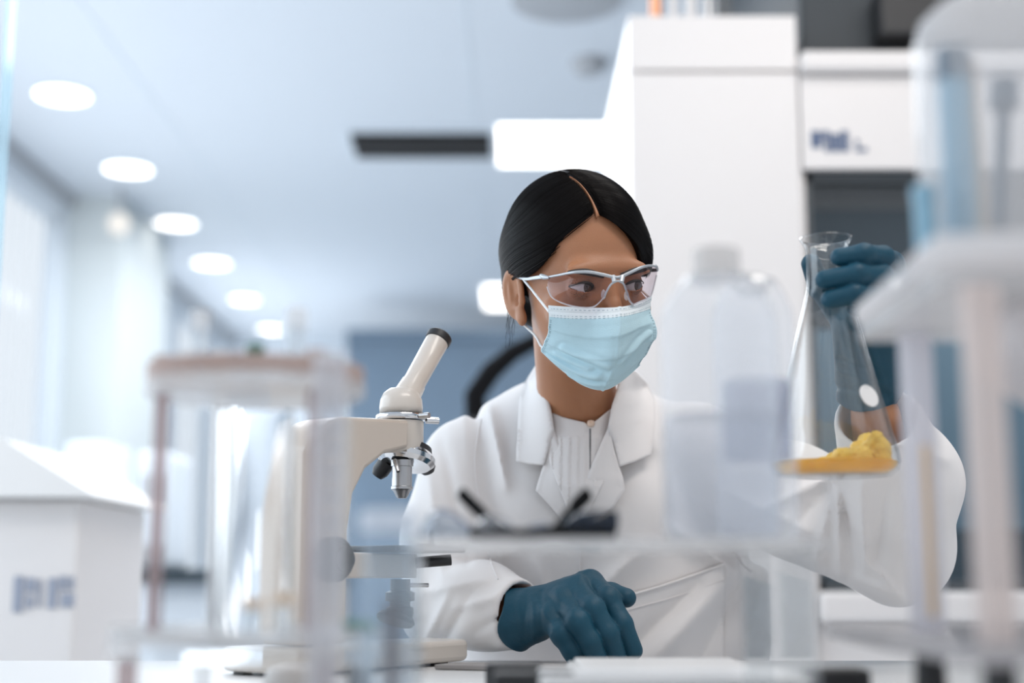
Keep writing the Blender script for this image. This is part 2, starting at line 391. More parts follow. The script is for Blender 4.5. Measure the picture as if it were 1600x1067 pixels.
MB().box((x0, ya, HC - .006), (x1, yb, HC - .002)).build('recess_dark_sheet', mat('painted_duct_dark', (.004, .004, .005), .9, spec=.05), t, smooth=False)  # flat black sheet, painted as the darkness of a recess
fr = MB(); e = .03
fr.box((x0 - e, ya - e, HC - .014), (x1 + e, ya, HC)); fr.box((x0 - e, yb, HC - .014), (x1 + e, yb + e, HC)); fr.box((x0 - e, ya, HC - .014), (x0, yb, HC)); fr.box((x1, ya, HC - .014), (x1 + e, yb, HC))
fr.build('frame', M_wall, t, smooth=False)
for k in range(3):
    yy = ya + (yb - ya) * (k + 1) / 4; MB().box((x0, yy - .004, HC - .035), (x1, yy + .004, HC - .006), Matrix.Rotation(.5, 3, 'X')).build('slat', M_black, t, smooth=False)
c = atz(920, 95, HC)
tag(MB().lathe([(.062, 0), (.062, -.02), (.045, -.045), (.02, -.05)], c, 32).build('smoke_detector', M_grey), 'grey round smoke detector on the ceiling left of the white tower', 'smoke detector')
c = atz(885, -4, HC)
tag(MB().lathe([(.17, 0), (.17, -.015), (.14, -.02)], c, 40).build('ceiling_hatch', M_grey), 'flat grey round ceiling outlet at the top edge of the photo', 'ceiling outlet')

# ------------------------------------------------------------------ tower cabinet and fume hood
YH = 2.80
tx0 = at(987, 400, YH)[0]; tx1 = at(1256, 400, YH)[0]; ttop = at(1100, 24, YH)[2]; tj = at(1100, 112, YH)[2]
t = thing('tower_cabinet', 'tall plain white cabinet tower behind the woman', 'cabinet', ((tx0 + tx1) / 2, YH + .38, 0))
MB().box((tx0, YH + .02, .08), (tx1, YH + .80, ttop)).build('body', M_cab, t, bev=.004)
MB().box((tx0 + .02, YH + .04, 0), (tx1 - .02, YH + .78, .08)).build('plinth', M_dark, t)
MB().box((tx0, YH, tj + .004), (tx1, YH + .02, ttop)).build('top_panel', M_cab, t, bev=.003)
MB().box((tx0, YH, .09), (tx1, YH + .02, tj - .002)).build('door', M_cab, t, bev=.003)
hx0 = tx1 + .004; hx1 = 2.35; htop = at(1400, 86, YH)[2]; hj = at(1400, 118, YH)[2]; hb = at(1400, 264, YH)[2]; sb = at(1400, 924, YH)[2]
t = thing('fume_hood', 'wide white fume hood with dark glass sash on the right', 'fume hood', ((hx0 + hx1) / 2, YH + .4, 0))
ix0 = at(1268, 500, YH)[0]
b = MB().box((hx0, YH + .02, .90), (ix0, YH + .8, htop)); b.box((hx1 - .06, YH + .02, .90), (hx1, YH + .8, htop)); b.box((ix0, YH + .74, .90), (hx1 - .06, YH + .8, htop)); b.box((ix0, YH + .02, htop - .03), (hx1 - .06, YH + .74, htop))
b.build('body', M_cab, t)
MB().box((ix0 + .001, YH + .70, sb), (hx1 - .061, YH + .735, hb + .1)).build('interior_lining', M_hood_in, t)
MB().box((hx0, YH, hb), (hx1, YH + .02, hj)).build('header_panel', M_cab, t, bev=.004)
MB().box((hx0, YH - .03, hj + .003), (hx1, YH + .02, htop)).build('cornice', M_cab, t, bev=.008)
MB().box((hx0, YH - .02, sb - .06), (hx1, YH + .06, sb)).build('sill', M_cab, t, bev=.01)
MB().box((hx0, YH + .02, .06), (hx1, YH + .75, sb - .06)).build('base_cabinet', M_cab, t, bev=.003)
s = MB(); 
zm = sb + (hb - sb) * .62
s.box((ix0, YH + .03, hb - .02), (hx1 - .06, YH + .06, hb + .02)); s.box((ix0, YH + .03, zm), (hx1 - .06, YH + .06, zm + .02)); s.box((ix0, YH + .03, sb), (ix0 + .015, YH + .06, hb)); s.box((ix0, YH + .03, sb), (hx1 - .06, YH + .06, sb + .02))
s.build('sash_frame', M_dark, t)
MB().box((ix0, YH + .04, zm), (hx1 - .06, YH + .045, hb)).build('upper_glass', clear('smoked_glass', (.42, .44, .46), rough=.1), t)
MB().box((ix0, YH + .036, sb), (hx1 - .06, YH + .041, zm)).build('lower_glass', clear('tinted_glass', (.80, .90, .96), rough=.1), t)
MB().box((ix0 + .01, YH + .09, sb), (hx1 - .07, YH + .69, sb + .02)).build('work_surface', M_dark, t)
MB().box((ix0 + .01, YH + .66, sb + .02), (hx1 - .07, YH + .69, sb + .14)).build('rear_baffle', M_dark, t)
l = MB(); zl0 = at(1300, 237, YH)[2]; zl1 = at(1300, 205, YH)[2]
lx = [at(v, 220, YH)[0] for v in (1268, 1282, 1285, 1296, 1299, 1311, 1314, 1325)]; zm2 = (zl0 + zl1) / 2
l.box((lx[0], YH - .002, zl0 + .008), (lx[1], YH, zl1)); l.box((lx[2], YH - .002, zm2), (lx[3], YH, zl1)); l.box((lx[2] + .004, YH - .002, zl0), (lx[3], YH, zm2 - .002))
l.box((lx[4], YH - .002, zl0), (lx[5], YH, zl1 - .006)); l.box((lx[6], YH - .002, zl0), (lx[7], YH, zl1)); l.box((at(1336, 220, YH)[0], YH - .002, zl0 + .012), (at(1341, 220, YH)[0], YH, zm2 + .004)); l.box((at(1336, 220, YH)[0], YH - .002, zl0), (at(1354, 220, YH)[0], YH, zl0 + .008))
l.build('logo', M_mark, t, smooth=False)
# dark block painted to stand for the ceiling in shade, and pipes above
hz = at(1400, 86, YH)[2]
tag(MB().box((tx1 + .03, YH + .1, htop + .001), (3.3, YH + 1.3, HC - .001)).build('shaded_ceiling_block', mat('painted_ceiling_shade', (.05, .058, .066), .6), bev=.01), 'dark grey block painted as shaded ceiling above the fume hood', 'ceiling shade')
c0 = at(1405, 20, YH + .05)
tag(MB().box((c0[0] - .05, YH + .02, htop + .05), (c0[0] + .16, YH + .095, htop + .16)).build('exhaust_collar', M_black, bev=.01), 'black block at the top of the shaded ceiling block', 'duct collar')
for px, r, mm, lab in [(1025, .012, M_copper, 'thin copper pipe rising from the tower top, leftmost'), (1052, .010, M_white, 'white pipe beside the copper pipe on the tower top'), (1080, .012, M_white, 'middle white pipe rising from the tower top'), (1105, .012, M_steel, 'steel pipe on the right of the tower top')]:
    c = at(px, 20, YH + .12); tag(MB().cyl((c[0], c[1], ttop), (c[0], c[1], HC), r).build('pipe', mm), lab, 'pipe', 'service pipes on the tower top')
b0 = at(1116, 10, YH + .15); tag(MB().box((b0[0], YH + .1, ttop + .001), (b0[0] + .03, YH + .2, HC - .001)).build('cable_trunk', M_dark), 'dark vertical cable trunk at the right of the pipes', 'cable trunk')

# ------------------------------------------------------------------ background left: benches and instruments
t = thing('instrument_cabinet', 'large white floor instrument with sloping lid at far left', 'instrument', (-.95, 2.7, 0))
xa = at(-60, 900, 2.6)[0]; xb = at(114, 900, 2.6)[0]; zt = at(100, 780, 2.6)[2]; zp = at(0, 690, 2.6)[2]; zp2 = at(-60, 670, 2.6)[2]
MB().box((xa, 2.62, .02), (xb, 3.1, zt)).build('housing', M_white, t, bev=.006)
xr = at(156, 775, 2.6)[0]; MB().prism([(xa - .02, zt + .002), (xr, zt + .002), (xr, zt + .006), (at(100, 740, 2.6)[0], at(100, 740, 2.6)[2]), (at(20, 696, 2.6)[0], zp), (xa - .02, zp2)], 2.56, 3.1).build('lid', mat('cream_lid', (.86, .84, .82), .5), t, bev=.006)
d = MB(); 
for q0, q1, r0, r1 in [(20, 38, 900, 956), (41, 56, 903, 925), (41, 52, 930, 950), (58, 66, 905, 948), (74, 90, 903, 950), (93, 105, 900, 922), (95, 117, 927, 948), (108, 117, 901, 921)]:
    a = at(q0, r1, 2.619); c = at(q1, r0, 2.619); d.box((a[0], 2.616, a[2]), (c[0], 2.619, c[2]))
d.build('lettering', M_greymark, t, smooth=False)

YK = 4.6
t = thing('wall_bench', 'white bench with black top along the left wall', 'bench', (-1.45, 5.0, 0))
bx0 = XL + .02; bx1 = at(243, 900, YK)[0]; bz = at(200, 888, YK)[2]; bz0 = at(200, 912, YK)[2]
MB().box((bx0, YK - .02, bz0), (bx1 + .03, 5.5, bz)).build('worktop', mat('black_worktop', (.03, .045, .055), .5), t, bev=.004)
MB().box((bx0, YK, 0), (bx1, 5.48, bz0)).build('base_cabinet', M_wall, t)
for q, (px0, px1, py0, lab, mm) in enumerate([(96, 160, 690, 'tall pale analyser with rounded top on the left wall bench', M_wall), (164, 208, 770, 'squat white analyser between the two taller ones on the bench', M_white), (210, 262, 705, 'white analyser with dark display at the right end of the bench', M_wall)]):
    yq = YK + .25; xa_ = at(px0, 800, yq)[0]; xb_ = at(px1, 800, yq)[0]; za = bz; zb = at(px0, py0, yq)[2]
    t = thing('analyser', lab, 'laboratory instrument', ((xa_ + xb_) / 2, yq + .15, bz), 'instruments on the wall bench')
    MB().box((xa_, yq, za + .001), (xb_, yq + .35, zb)).build('housing', mm, t, bev=.02)
    MB().box((xa_ + .02, yq - .006, za + (zb - za) * .55), (xb_ - .02, yq, za + (zb - za) * .8)).build('display', M_grey, t)
    MB().box((xa_ + .02, yq - .012, za + .03), (xb_ - .02, yq, za + .08)).build('sample_drawer', M_grey, t)
t = thing('island_bench', 'blue-grey topped bench seen between the rack posts', 'bench', (-.9, 6.4, 0))
ix = at(290, 900, 5.6)[0]; ix2 = at(470, 900, 5.6)[0]; iz = at(400, 893, 5.6)[2]
MB().box((ix, 5.6, iz - .05), (ix2, 7.6, iz)).build('worktop', M_bluebench, t, bev=.004)
MB().box((ix + .05, 5.65, 0), (ix2 - .02, 7.5, iz - .05)).build('base_cabinet', M_grey, t)
# extraction arm, dark storage block behind the microscope
M_jet = mat('matt_black', (.006, .006, .007), .8, spec=.1)
t = thing('extraction_arm', 'black jointed extraction arm left of her shoulder', 'extraction arm', tuple(at(745, 668, 3.4)))
pts = [at(745, 655, 3.4), at(742, 618, 3.4), at(768, 580, 3.4), at(800, 552, 3.4), at(860, 520, 3.4), np.array([tx0 - .014, 3.4, at(940, 500, 3.4)[2]])]
MB().tube(pts, [.028, .026, .025, .022, .018, .016], 16).build('arm', M_jet, t)
za = at(940, 500, 3.4)[2]; MB().box((tx0 - .012, 3.36, za - .04), (tx0 - .00005, 3.44, za + .04)).build('wall_bracket', M_jet, t)
MB().lathe([(.07, -.06), (.042, 0), (.038, .02)], at(745, 668, 3.4), 24).build('hood', M_black, t)
# ------------------------------------------------------------------ the woman
M_skin = mat('skin', (.43, .195, .10), .42, bump=.25, bscale=900, spec=.4, sub=.12, var=.10, vscale=30)
M_hair = mat('black_hair', (.006, .005, .005), .34, spec=.05, bump=.0)
M_coat = mat('white_coat_cotton', (.84, .81, .80), .85, bump=.25, bscale=1500, sheen=.15)
M_blouse = mat('white_blouse', (.82, .79, .78), .75, bump=.2, bscale=1200)
M_glove = mat('blue_nitrile', (.006, .060, .100), .52, bump=.3, bscale=330, spec=.35, var=.25, vscale=25)
M_mask = mat('pale_blue_nonwoven', (.50, .70, .77), .8, bump=.35, bscale=900, var=.05, vscale=60)
M_maskw = mat('white_nonwoven', (.80, .86, .88), .8, bump=.3, bscale=900)
M_elastic = mat('white_elastic', (.85, .87, .88), .7)
M_frame = mat('silver_grey_frame', (.50, .53, .56), .32, metal=.35)
M_lens = clear('pale_tinted_lens', (.78, .70, .74), ior=1.5, rough=.02, gl=.7)
M_eyew = mat('eye_white', (.72, .70, .68), .2, coat=.6)
M_iris = mat('dark_brown_iris', (.05, .022, .012), .15, coat=1)
M_brow = mat('dark_brow_hair', (.018, .011, .009), .6)
M_pearl = mat('pale_gold_button', (.75, .55, .42), .25, coat=.6)

WR = thing('person', 'woman in white lab coat, blue gloves, face mask and safety glasses looking at a flask', 'person', (.07, 1.62, 0))
HP = np.array([.067, 1.47, 1.296]); HS = .935
def rot(yaw, pitch, roll):
    cy, sy = math.cos(yaw), math.sin(yaw); cp, sp = math.cos(pitch), math.sin(pitch); cr, sr = math.cos(roll), math.sin(roll)
    return np.array([[cy, -sy, 0], [sy, cy, 0], [0, 0, 1]]) @ np.array([[cr, 0, sr], [0, 1, 0], [-sr, 0, cr]]) @ np.array([[1, 0, 0], [0, cp, -sp], [0, sp, cp]])
HR = rot(math.radians(22.5), math.radians(15.5), math.radians(-6.5))
def h2w(L): return (np.asarray(L, float) * .01 * HS) @ HR.T + HP          # head centimetres -> world
def w2h(P): return ((P - HP) @ HR) / (.01 * HS)
NB = at(905, 668, 1.60)                                                     # base of the neck
MIR = np.array([[1, 1, 1], [-1, 1, 1]])
EYE = (3.05, -7.45, -.1)
def head_sdf(Q):
    """Q in head centimetres: x to her left, -y forward, z up, origin between the eyes inside the head"""
    d = ell(Q, (0, 1.2, 4.2), (6.9, 9.0, 7.6))
    d = smin(d, ell(Q, (0, -2.2, -1.2), (5.85, 6.9, 8.8)), 1.6)
    d = smin(d, ell(Q, (0, -3.6, -6.9), (4.3, 4.7, 3.7)), 1.5)
    d = smin(d, sph(Q, (0, -7.0, -9.7), 1.5), 1.6)
    d = smin(d, ell(Q, (0, -7.75, 1.9), (4.7, 1.3, 1.0)), 1.0)
    X = np.abs(Q[..., :1]); S = np.concatenate([X, Q[..., 1:]], -1)
    d = smin(d, ell(S, (4.4, -5.9, -2.9), (1.8, 1.9, 1.5)), 1.3)
    d = smin(d, ell(S, (3.2, -8.05, 1.35), (1.9, .75, .4)), .6)
    d = smax(d, -ell(S, (3.0, -9.9, -.25), (1.75, 1.75, 1.15)), .7)
    d = smin(d, cone(Q, (0, -8.3, .8), (0, -9.5, -2.0), .62, .72), .7)
    d = smin(d, cone(Q, (0, -9.5, -2.0), (0, -10.3, -3.2), .72, .85), .4)
    d = smin(d, ell(S, (1.05, -9.35, -3.5), (.62, .85, .6)), .45)
    d = smax(d, -ell(S, (.55, -9.8, -4.2), (.3, .5, .35)), .15)
    d = smin(d, ell(Q, (0, -8.6, -6.0), (2.3, .9, .38)), .4)
    d = smin(d, ell(Q, (0, -8.55, -6.9), (2.0, .95, .5)), .4)
    # eyelids: a shell over the eyeball with an almond opening
    lid = sph(S, (3.05, -7.45, -.1), 1.36)
    d = smin(d, lid, .35)
    q = S - np.array([3.05, -8.8, -.12]); a = .07; qx = q[..., 0]; qz = q[..., 2] - a * qx
    up_ = .56 * (1 - (qx / 1.38) ** 2); lo_ = -.44 * (1 - (qx / 1.45) ** 2)
    op = np.maximum(np.maximum(qz - up_, lo_ - qz), Q[..., 1] + 7.4)
    d = smax(d, -op, .10)
    d = smax(d, -sph(S, (3.05, -7.45, -.1), 1.21), .03)
    # ears
    e = S - np.array([6.45, .7, -1.6]); c, s = math.cos(.30), math.sin(.30)
    ex = e[..., 0] - .35 * np.maximum(e[..., 1], 0); ey = e[..., 1] * c - e[..., 2] * s * .6; ez = e[..., 2] * c + e[..., 1] * s * .6
    E = np.stack([ex, ey, ez], -1)
    ear = ell(E, (.25, .55, .2), (.55, 1.75, 2.9)); ear = smin(ear, ell(E, (.1, -.1, -2.5), (.5, .8, .9)), .4)
    ear = smax(ear, -ell(E, (.95, .45, .55), (.62, 1.15, 2.0)), .25)
    ear = smin(ear, ell(E, (.35, .95, .2), (.28, .28, 1.6)), .2); ear = smax(ear, -ell(E, (.7, -.1, -.5), (.6, .6, .7)), .2)
    ear = smin(ear, ell(E, (.35, -1.0, -.7), (.35, .4, .6)), .25)
    return smin(d, ear, .3)
def body_sdf(P):
    d = head_sdf(w2h(P)) * .01 * HS
    a = h2w((.2, 1.6, -5.0)); n = cone(P, a, NB, .041, .045)
    n = smin(n, cone(P, NB, NB + [0, .05, -.08], .047, .085), .03)
    return smin(d, n, .012)
SR = at(728, 722, 1.63); SL = at(1092, 702, 1.62); ER = at(693, 950, 1.57); EL = at(1400, 856, 1.53)
WRR = at(835, 960, 1.49); WLL = at(1368, 650, 1.378)
def build_body():
    lo = h2w((0, 0, 0)) - [.13, .16, .33]; hi = h2w((0, 0, 0)) + [.13, .15, .145]
    V, Q = nets(body_sdf, lo, hi, .0013); V = relax(V, Q, 1)
    def low(P):
        d = cone(P, NB + [0, .03, -.03], at(900, 900, 1.70), .06, .10); d = smin(d, ell(P, at(905, 790, 1.665), (.135, .075, .13)), .03)
        d = smin(d, cone(P, at(900, 900, 1.70), (.075, 1.78, .71), .10, .125), .05)
        for s in (-1, 1):
            d = smin(d, chain(P, [(.075 + s * .08, 1.80, .67), (.09 + s * .12, 1.62, .64), (.09 + s * .12, 1.66, .22), (.09 + s * .12, 1.66, .07)], [.08, .06, .048, .036], .02), .03)
            d = smin(d, cone(P, (.09 + s * .12, 1.68, .035), (.09 + s * .12, 1.56, .025), .035, .025), .02)
        d = smin(d, chain(P, [SR, ER, WRR], [.042, .036, .024], .02), .02)
        return smin(d, chain(P, [SL, EL, WLL], [.042, .036, .024], .02), .02)
    V2, Q2 = nets(low, (-.28, 1.15, 0), (.52, 1.95, 1.26), .006)
    return raw('body', np.concatenate([V, V2]), np.concatenate([Q, Q2 + len(V)]), M_skin, WR)
body = build_body(); tag(body, 'brown skin of head, neck and forearms')
for s in (-1, 1):
    e = MB().lathe([(math.sin(PI * k / 24) * 1.2, -math.cos(PI * k / 24) * 1.2) for k in range(25)], (0, 0, 0), 32, axis=None)
    # gaze: turned towards the flask
    g = Vector((.42, -1, -.02)).normalized(); q = Vector((0, 0, 1)).rotation_difference(g)
    c = np.array([s * 3.05, -7.45, -.1]); e.v = [tuple(h2w(np.array(q @ Vector(v)) + c)) for v in e.v]
    eye = e.build('eyeball', M_eyew, body, sharp=0)
    i = MB().lathe([(0.001, 1.235), (.2, 1.23), (.40, 1.19), (.58, 1.12), (.62, 1.04)], (0, 0, 0), 32)
    i.v = [tuple(h2w(np.array(q @ Vector(v)) + c)) for v in i.v]; i.build('iris', M_iris, eye, sharp=0)
# lash lines and brows
def on_head(pts, off, f=None):
    f = f or head_sdf; L = np.array(pts, float); out = []
    P = L.copy(); P[:, 1] = -13.0
    for _ in range(60): P[:, 1] += np.clip(f(P), -.5, .5) * .7
    P[:, 1] -= off; return P
for s in (-1, 1):
    xs = np.linspace(-1.42, 1.45, 17)
    up_l = [(s * (3.05 + x), 0, -.12 + .07 * x + .58 * (1 - (x / 1.42) ** 2)) for x in xs]
    R_ = np.linalg.norm
    P = []
    for (x, _, z) in up_l:
        dx, dz = x - s * 3.05, z + .1; P.append((x, -7.45 - math.sqrt(max(1.42 ** 2 - dx * dx - dz * dz, .01)), z))
    MB().tube([h2w(p) for p in P], [.0005 + .0010 * math.sin(PI * min(1, (k + .5) / 14)) for k in range(17)], 6).build('lash_line', M_brow, body)
    bx = np.linspace(1.0, 4.9, 18); bz = 1.15 + .50 * np.sin((bx - 1.0) / 4.4 * PI * .72) - .10 * (bx > 4.6) * (bx - 4.6)
    pb = on_head([(s * x, 0, z) for x, z in zip(bx, bz)], .02)
    rad = [.0010 + .0026 * math.sin(PI * min(1, .22 + .78 * k / 17)) ** .8 for k in range(18)]
    MB().tube([h2w(p) for p in pb], rad, 8, flat=.35, updir=(0, 0, 1)).build('eyebrow', M_brow, body)

# hair -------------------------------------------------------------
XP = -1.1
def hair_base(Q):
    d = ell(Q, (.45, 1.4, 4.0), (7.65, 9.9, 8.3))
    X = np.abs(Q[..., :1]); S = np.concatenate([X, Q[..., 1:]], -1)
    d = smin(d, ell(Q, (-4.7, 1.2, 2.4), (2.75, 6.6, 4.2)), 1.5); d = smin(d, ell(Q, (5.9, 1.2, 2.4), (2.75, 6.6, 4.4)), 1.5)
    d = smin(d, ell(Q, (0, 6.0, -1.5), (6.2, 4.6, 5.0)), 1.5)
    return smin(d, sph(Q, (0, 11.2, -1.5), 3.3), .8)
def hair_sdf(Q):
    d = hair_base(Q); x, y, z = Q[..., 0], Q[..., 1], Q[..., 2]; u = x - XP
    # face window below a hairline that falls from the parting to the temples
    zh = np.maximum(7.6 - np.abs(u) ** 2.0 * np.where(u > 0, .105, .18) - .25 * np.abs(u), -.4)
    yl = -1.2 + 0 * z
    win = np.maximum((z - zh) * .8, y - yl)
    d = smax(d, -win, .5)
    d = smax(d, -np.maximum(z - .3, y - 1.6 - .35 * (z - .3)), .6)           # skin and ear in front of the nape hair
    part = np.maximum(np.abs(u + .10 * (y + 6)) - .16, y + .5)                # parting line
    return smax(d, -np.maximum(part, 0 - (hair_base(Q) + 1.6)), .22)
hair = implicit('hair', hair_sdf, (-9, -10, -8), (9, 15.5, 13.5), .16, M_hair, None, 2, xf=h2w)
pys = np.linspace(-7.4, -1.5, 24); pw = np.interp(pys, [-7.4, -6.5, -1.5], [.19, .13, .02]); ring_ = []
for side in (-1, -.4, .4, 1):
    Pp = np.stack([XP - .10 * (pys + 6) + side * pw, pys, np.full(24, 13.0)], 1)
    for _ in range(60): Pp[:, 2] -= np.clip(hair_base(Pp), -.5, .5) * .8
    Pp[:, 2] -= .04 + .10 * (abs(side) > .9); ring_.append(h2w(Pp).tolist())
tag(MB().grid(ring_).build('parting_scalp', M_skin, body, solid=.003, off=-1), 'thin line of scalp along the parting')
def reparent_local(o, parent):
    l = parent_world(parent); n = len(o.data.vertices); a = np.empty(n * 3, np.float32); o.data.vertices.foreach_get('co', a)
    a = (a.reshape(-1, 3) - l).astype(np.float32); o.data.vertices.foreach_set('co', a.ravel()); o.parent = parent; o.data.update()
reparent_local(hair, WR); tag(hair, 'black centre-parted hair pulled back into a low bun')
def strands():
    rng = np.random.default_rng(4); b = MB(); n = 1500
    per = n // 2
    Ps = []
    for s in (-1, 1):
        y0 = rng.uniform(-7.6, 4.5, per); u0 = s * .28
        P = np.stack([XP + u0 + 0 * y0 - .10 * (y0 + 6) * (y0 < -.5), y0, np.full(per, 12.0)], 1)
        for _ in range(30): P[:, 2] -= np.clip(hair_base(P), -.6, .6)
        tgt = np.array([s * 1.0, 9.6, -1.0]); path = [P.copy()]
        # swing first sideways, then back to the bun
        for k in range(34):
            t = k / 34.; side = np.array([s * 8.5, 0, 0]); down = np.array([0, 0, -1.])
            v1 = np.stack([np.full(per, s * 1.0), .28 + 0 * y0, np.full(per, -.9)], 1); v2 = tgt - P; v2 /= np.linalg.norm(v2, axis=1)[:, None]
            w = np.clip((t - .0) * 1.9, 0, 1)[..., None] if False else min(1, t * 1.9 + .12)
            v = v1 / np.linalg.norm(v1, axis=1)[:, None] * (1 - w) + v2 * w
            g = grad(hair_base, P, .05); v = v - g * (v * g).sum(1)[:, None]; v /= np.maximum(np.linalg.norm(v, axis=1), .2)[:, None]
            P = P + v * .62; g = grad(hair_base, P, .05); P = P - g * hair_base(P)[:, None]; path.append(P.copy())
        A = np.stack(path, 1); Ps.append(A)
    A = np.concatenate(Ps); off = rng.uniform(-.02, .05, len(A)); V = []; F = []; c = 0
    for i in range(len(A)):
        p = A[i]; keep = hair_sdf(p) > -.9
        keep = (np.abs(hair_sdf(p)) < .22); idx = np.where(keep)[0]
        if len(idx) < 5: continue
        j = idx[0]; e = j
        while e + 1 < len(p) and keep[e + 1]: e += 1
        q = p[j:e + 1]
        if len(q) < 5: continue
        g = grad(hair_base, q, .05); tt = np.gradient(q, axis=0); tt /= np.maximum(np.linalg.norm(tt, axis=1), 1e-6)[:, None]; sd = np.cross(tt, g)
        wv = .045 * np.minimum(1, np.minimum(np.arange(len(q)) + .3, len(q) - .7 - np.arange(len(q))) / 3)[:, None]
        base = q + g * off[i]
        ring = np.stack([base + sd * wv, base + g * .035, base - sd * wv], 1).reshape(-1, 3)
        V.append(ring)
        for k in range(len(q) - 1):
            for m_ in range(2): F.append((c + k * 3 + m_, c + k * 3 + m_ + 1, c + k * 3 + 3 + m_ + 1, c + k * 3 + 3 + m_))
        c += len(ring)
    V = h2w(np.concatenate(V)); o = raw('hair_strands', V, np.array(F), M_hair, hair); o['kind'] = 'stuff'; return o
strands()
# loose wisps below and behind the ear
rng = random.Random(5); wsp = MB()
for k in range(16):
    y = rng.uniform(2.2, 4.6); a = np.array([-6.0, y, -1.5 - rng.random() * 2]); L_ = rng.uniform(2.5, 5.5)
    wsp.tube([h2w(a + np.array([-.55 * q * rng.uniform(.5, 1.4) - .2 * math.sin(q * 3), .2 * q, -L_ * q])) for q in (0, .25, .5, .75, 1)], .00016, 4)
tag(wsp.build('loose_wisps', M_hair, hair), 'thin loose hair wisps'); 

# face mask ----------------------------------------------------------
def crgrid(ctrl, nu, nv):
    """smooth surface through a grid of control points"""
    C_ = np.array(ctrl, float)
    def up(A, n):
        m = A.shape[0]; t = np.linspace(0, m - 1, n); i = np.minimum(t.astype(int), m - 2); f = (t - i)
        g = lambda k: A[np.clip(k, 0, m - 1)]
        p0, p1, p2, p3 = g(i - 1), g(i), g(i + 1), g(i + 2); f = f.reshape((-1,) + (1,) * (A.ndim - 1))
        return .5 * (2 * p1 + (p2 - p0) * f + (2 * p0 - 5 * p1 + 4 * p2 - p3) * f ** 2 + (3 * p1 - p0 - 3 * p2 + p3) * f ** 3)
    return np.swapaxes(up(np.swapaxes(up(C_, nu), 0, 1), nv), 0, 1)
# rows run from the top edge to the chin, columns from her right cheek to her left; (px, py, depth)
mask_ctrl = [
    [(857, 477, 1.393), (885, 479, 1.384), (925, 481, 1.379), (968, 480, 1.372), (995, 473, 1.390), (1018, 461, 1.418)],
    [(858, 500, 1.398), (886, 503, 1.386), (928, 504, 1.376), (969, 501, 1.366), (998, 494, 1.386), (1016, 489, 1.414)],
    [(856, 522, 1.416), (884, 530, 1.398), (926, 536, 1.382), (966, 534, 1.368), (998, 522, 1.386), (1026, 517, 1.412)],
    [(848, 541, 1.434), (880, 556, 1.412), (922, 568, 1.390), (962, 568, 1.378), (992, 552, 1.394), (1016, 540, 1.418)],
    [(846, 546, 1.440), (874, 570, 1.420), (910, 592, 1.404), (946, 600, 1.394), (972, 588, 1.402), (1000, 566, 1.420)],
    [(846, 549, 1.442), (872, 573, 1.426), (908, 600, 1.414), (942, 609, 1.408), (970, 596, 1.412), (1000, 570, 1.424)]]
G = crgrid([[at(*c) for c in r] for r in mask_ctrl], 90, 120)
nrm = np.cross(np.gradient(G, axis=1), np.gradient(G, axis=0)); nrm /= np.linalg.norm(nrm, axis=-1)[..., None]
if nrm[40, 60] @ _fwd > 0: nrm = -nrm
vv, uu = np.meshgrid(np.linspace(0, 1, 90), np.linspace(0, 1, 120), indexing='ij')
disp = np.zeros_like(vv)
for v0, amp in [(.30, .0016), (.50, .0022), (.70, .0020)]:                # pleats: a sharp fold edge facing down
    w = vv - v0 - .05 * np.sin(uu * PI) ; disp += amp * np.exp(-np.clip(w, 0, 9) / .012) * np.clip(1 + w / .10, 0, 1) * (w < .06) * np.sin(PI * np.clip(uu, .04, .96)) ** .3
disp += .0012 * np.exp(-((uu - .60) / .012) ** 2)                             # crease down the middle
disp -= .0008 * np.exp(-((vv - .09) / .006) ** 2)
for a0, b0, a1, b1, amp in [(.2, .5, .55, .62, .0022), (.1, .75, .5, .72, .002), (.65, .6, .9, .42, .002), (.3, .9, .6, .8, .0016), (.15, .62, .4, .66, .0015)]:
    dd, _ = seg2d(uu, vv, (a0, b0), (a1, b1)); disp += amp * (np.exp(-(dd / .03) ** 2) - .6 * np.exp(-((dd - .05) / .03) ** 2))
G = G + nrm * disp[..., None]
mb = MB().grid(G.tolist()); mask = mb.build('face_mask', [M_mask, M_maskw], WR, solid=.0012, off=0, sharp=0)
nv = 120
for p in mask.data.polygons:
    r = p.index // (nv - 1); c = p.index % (nv - 1)
    if r < 14 or r > 86 or (c < 1): p.material_index = 1
tag(mask, 'pleated pale blue face mask with white top band')
st = MB()                                                                       # stitched dash lines
def dash(i0, j0, i1, j1, n):
    for k in range(n):
        t = (k + .25) / n; t2 = (k + .7) / n; f = lambda t: G[int(round(i0 + (i1 - i0) * t)), int(round(j0 + (j1 - j0) * t))] + nrm[int(round(i0 + (i1 - i0) * t)), int(round(j0 + (j1 - j0) * t))] * .0008
        a, b = f(t), f(t2)
        if np.linalg.norm(a - b) > 1e-5: st.tube([a, b], .00022, 4)
for i in (5, 12, 14): dash(i, 6, i, 76, 52); dash(i, 76, i, 117, 26)
for j in (3, 5): dash(16, j, 78, j, 24); dash(16, 119 - j, 78, 119 - j, 22)
st.build('stitching', mat('stitch_grey', (.25, .36, .42), .8), mask)
ear_l = [at(858, 487, 1.395), at(846, 472, 1.408), at(835, 458, 1.418), at(828, 449, 1.428), h2w((-7.0, .9, .9)), h2w((-6.5, 2.8, -1.5)), h2w((-6.3, 1.2, -4.4)), at(836, 524, 1.452), at(845, 540, 1.440), at(851, 544, 1.434)]
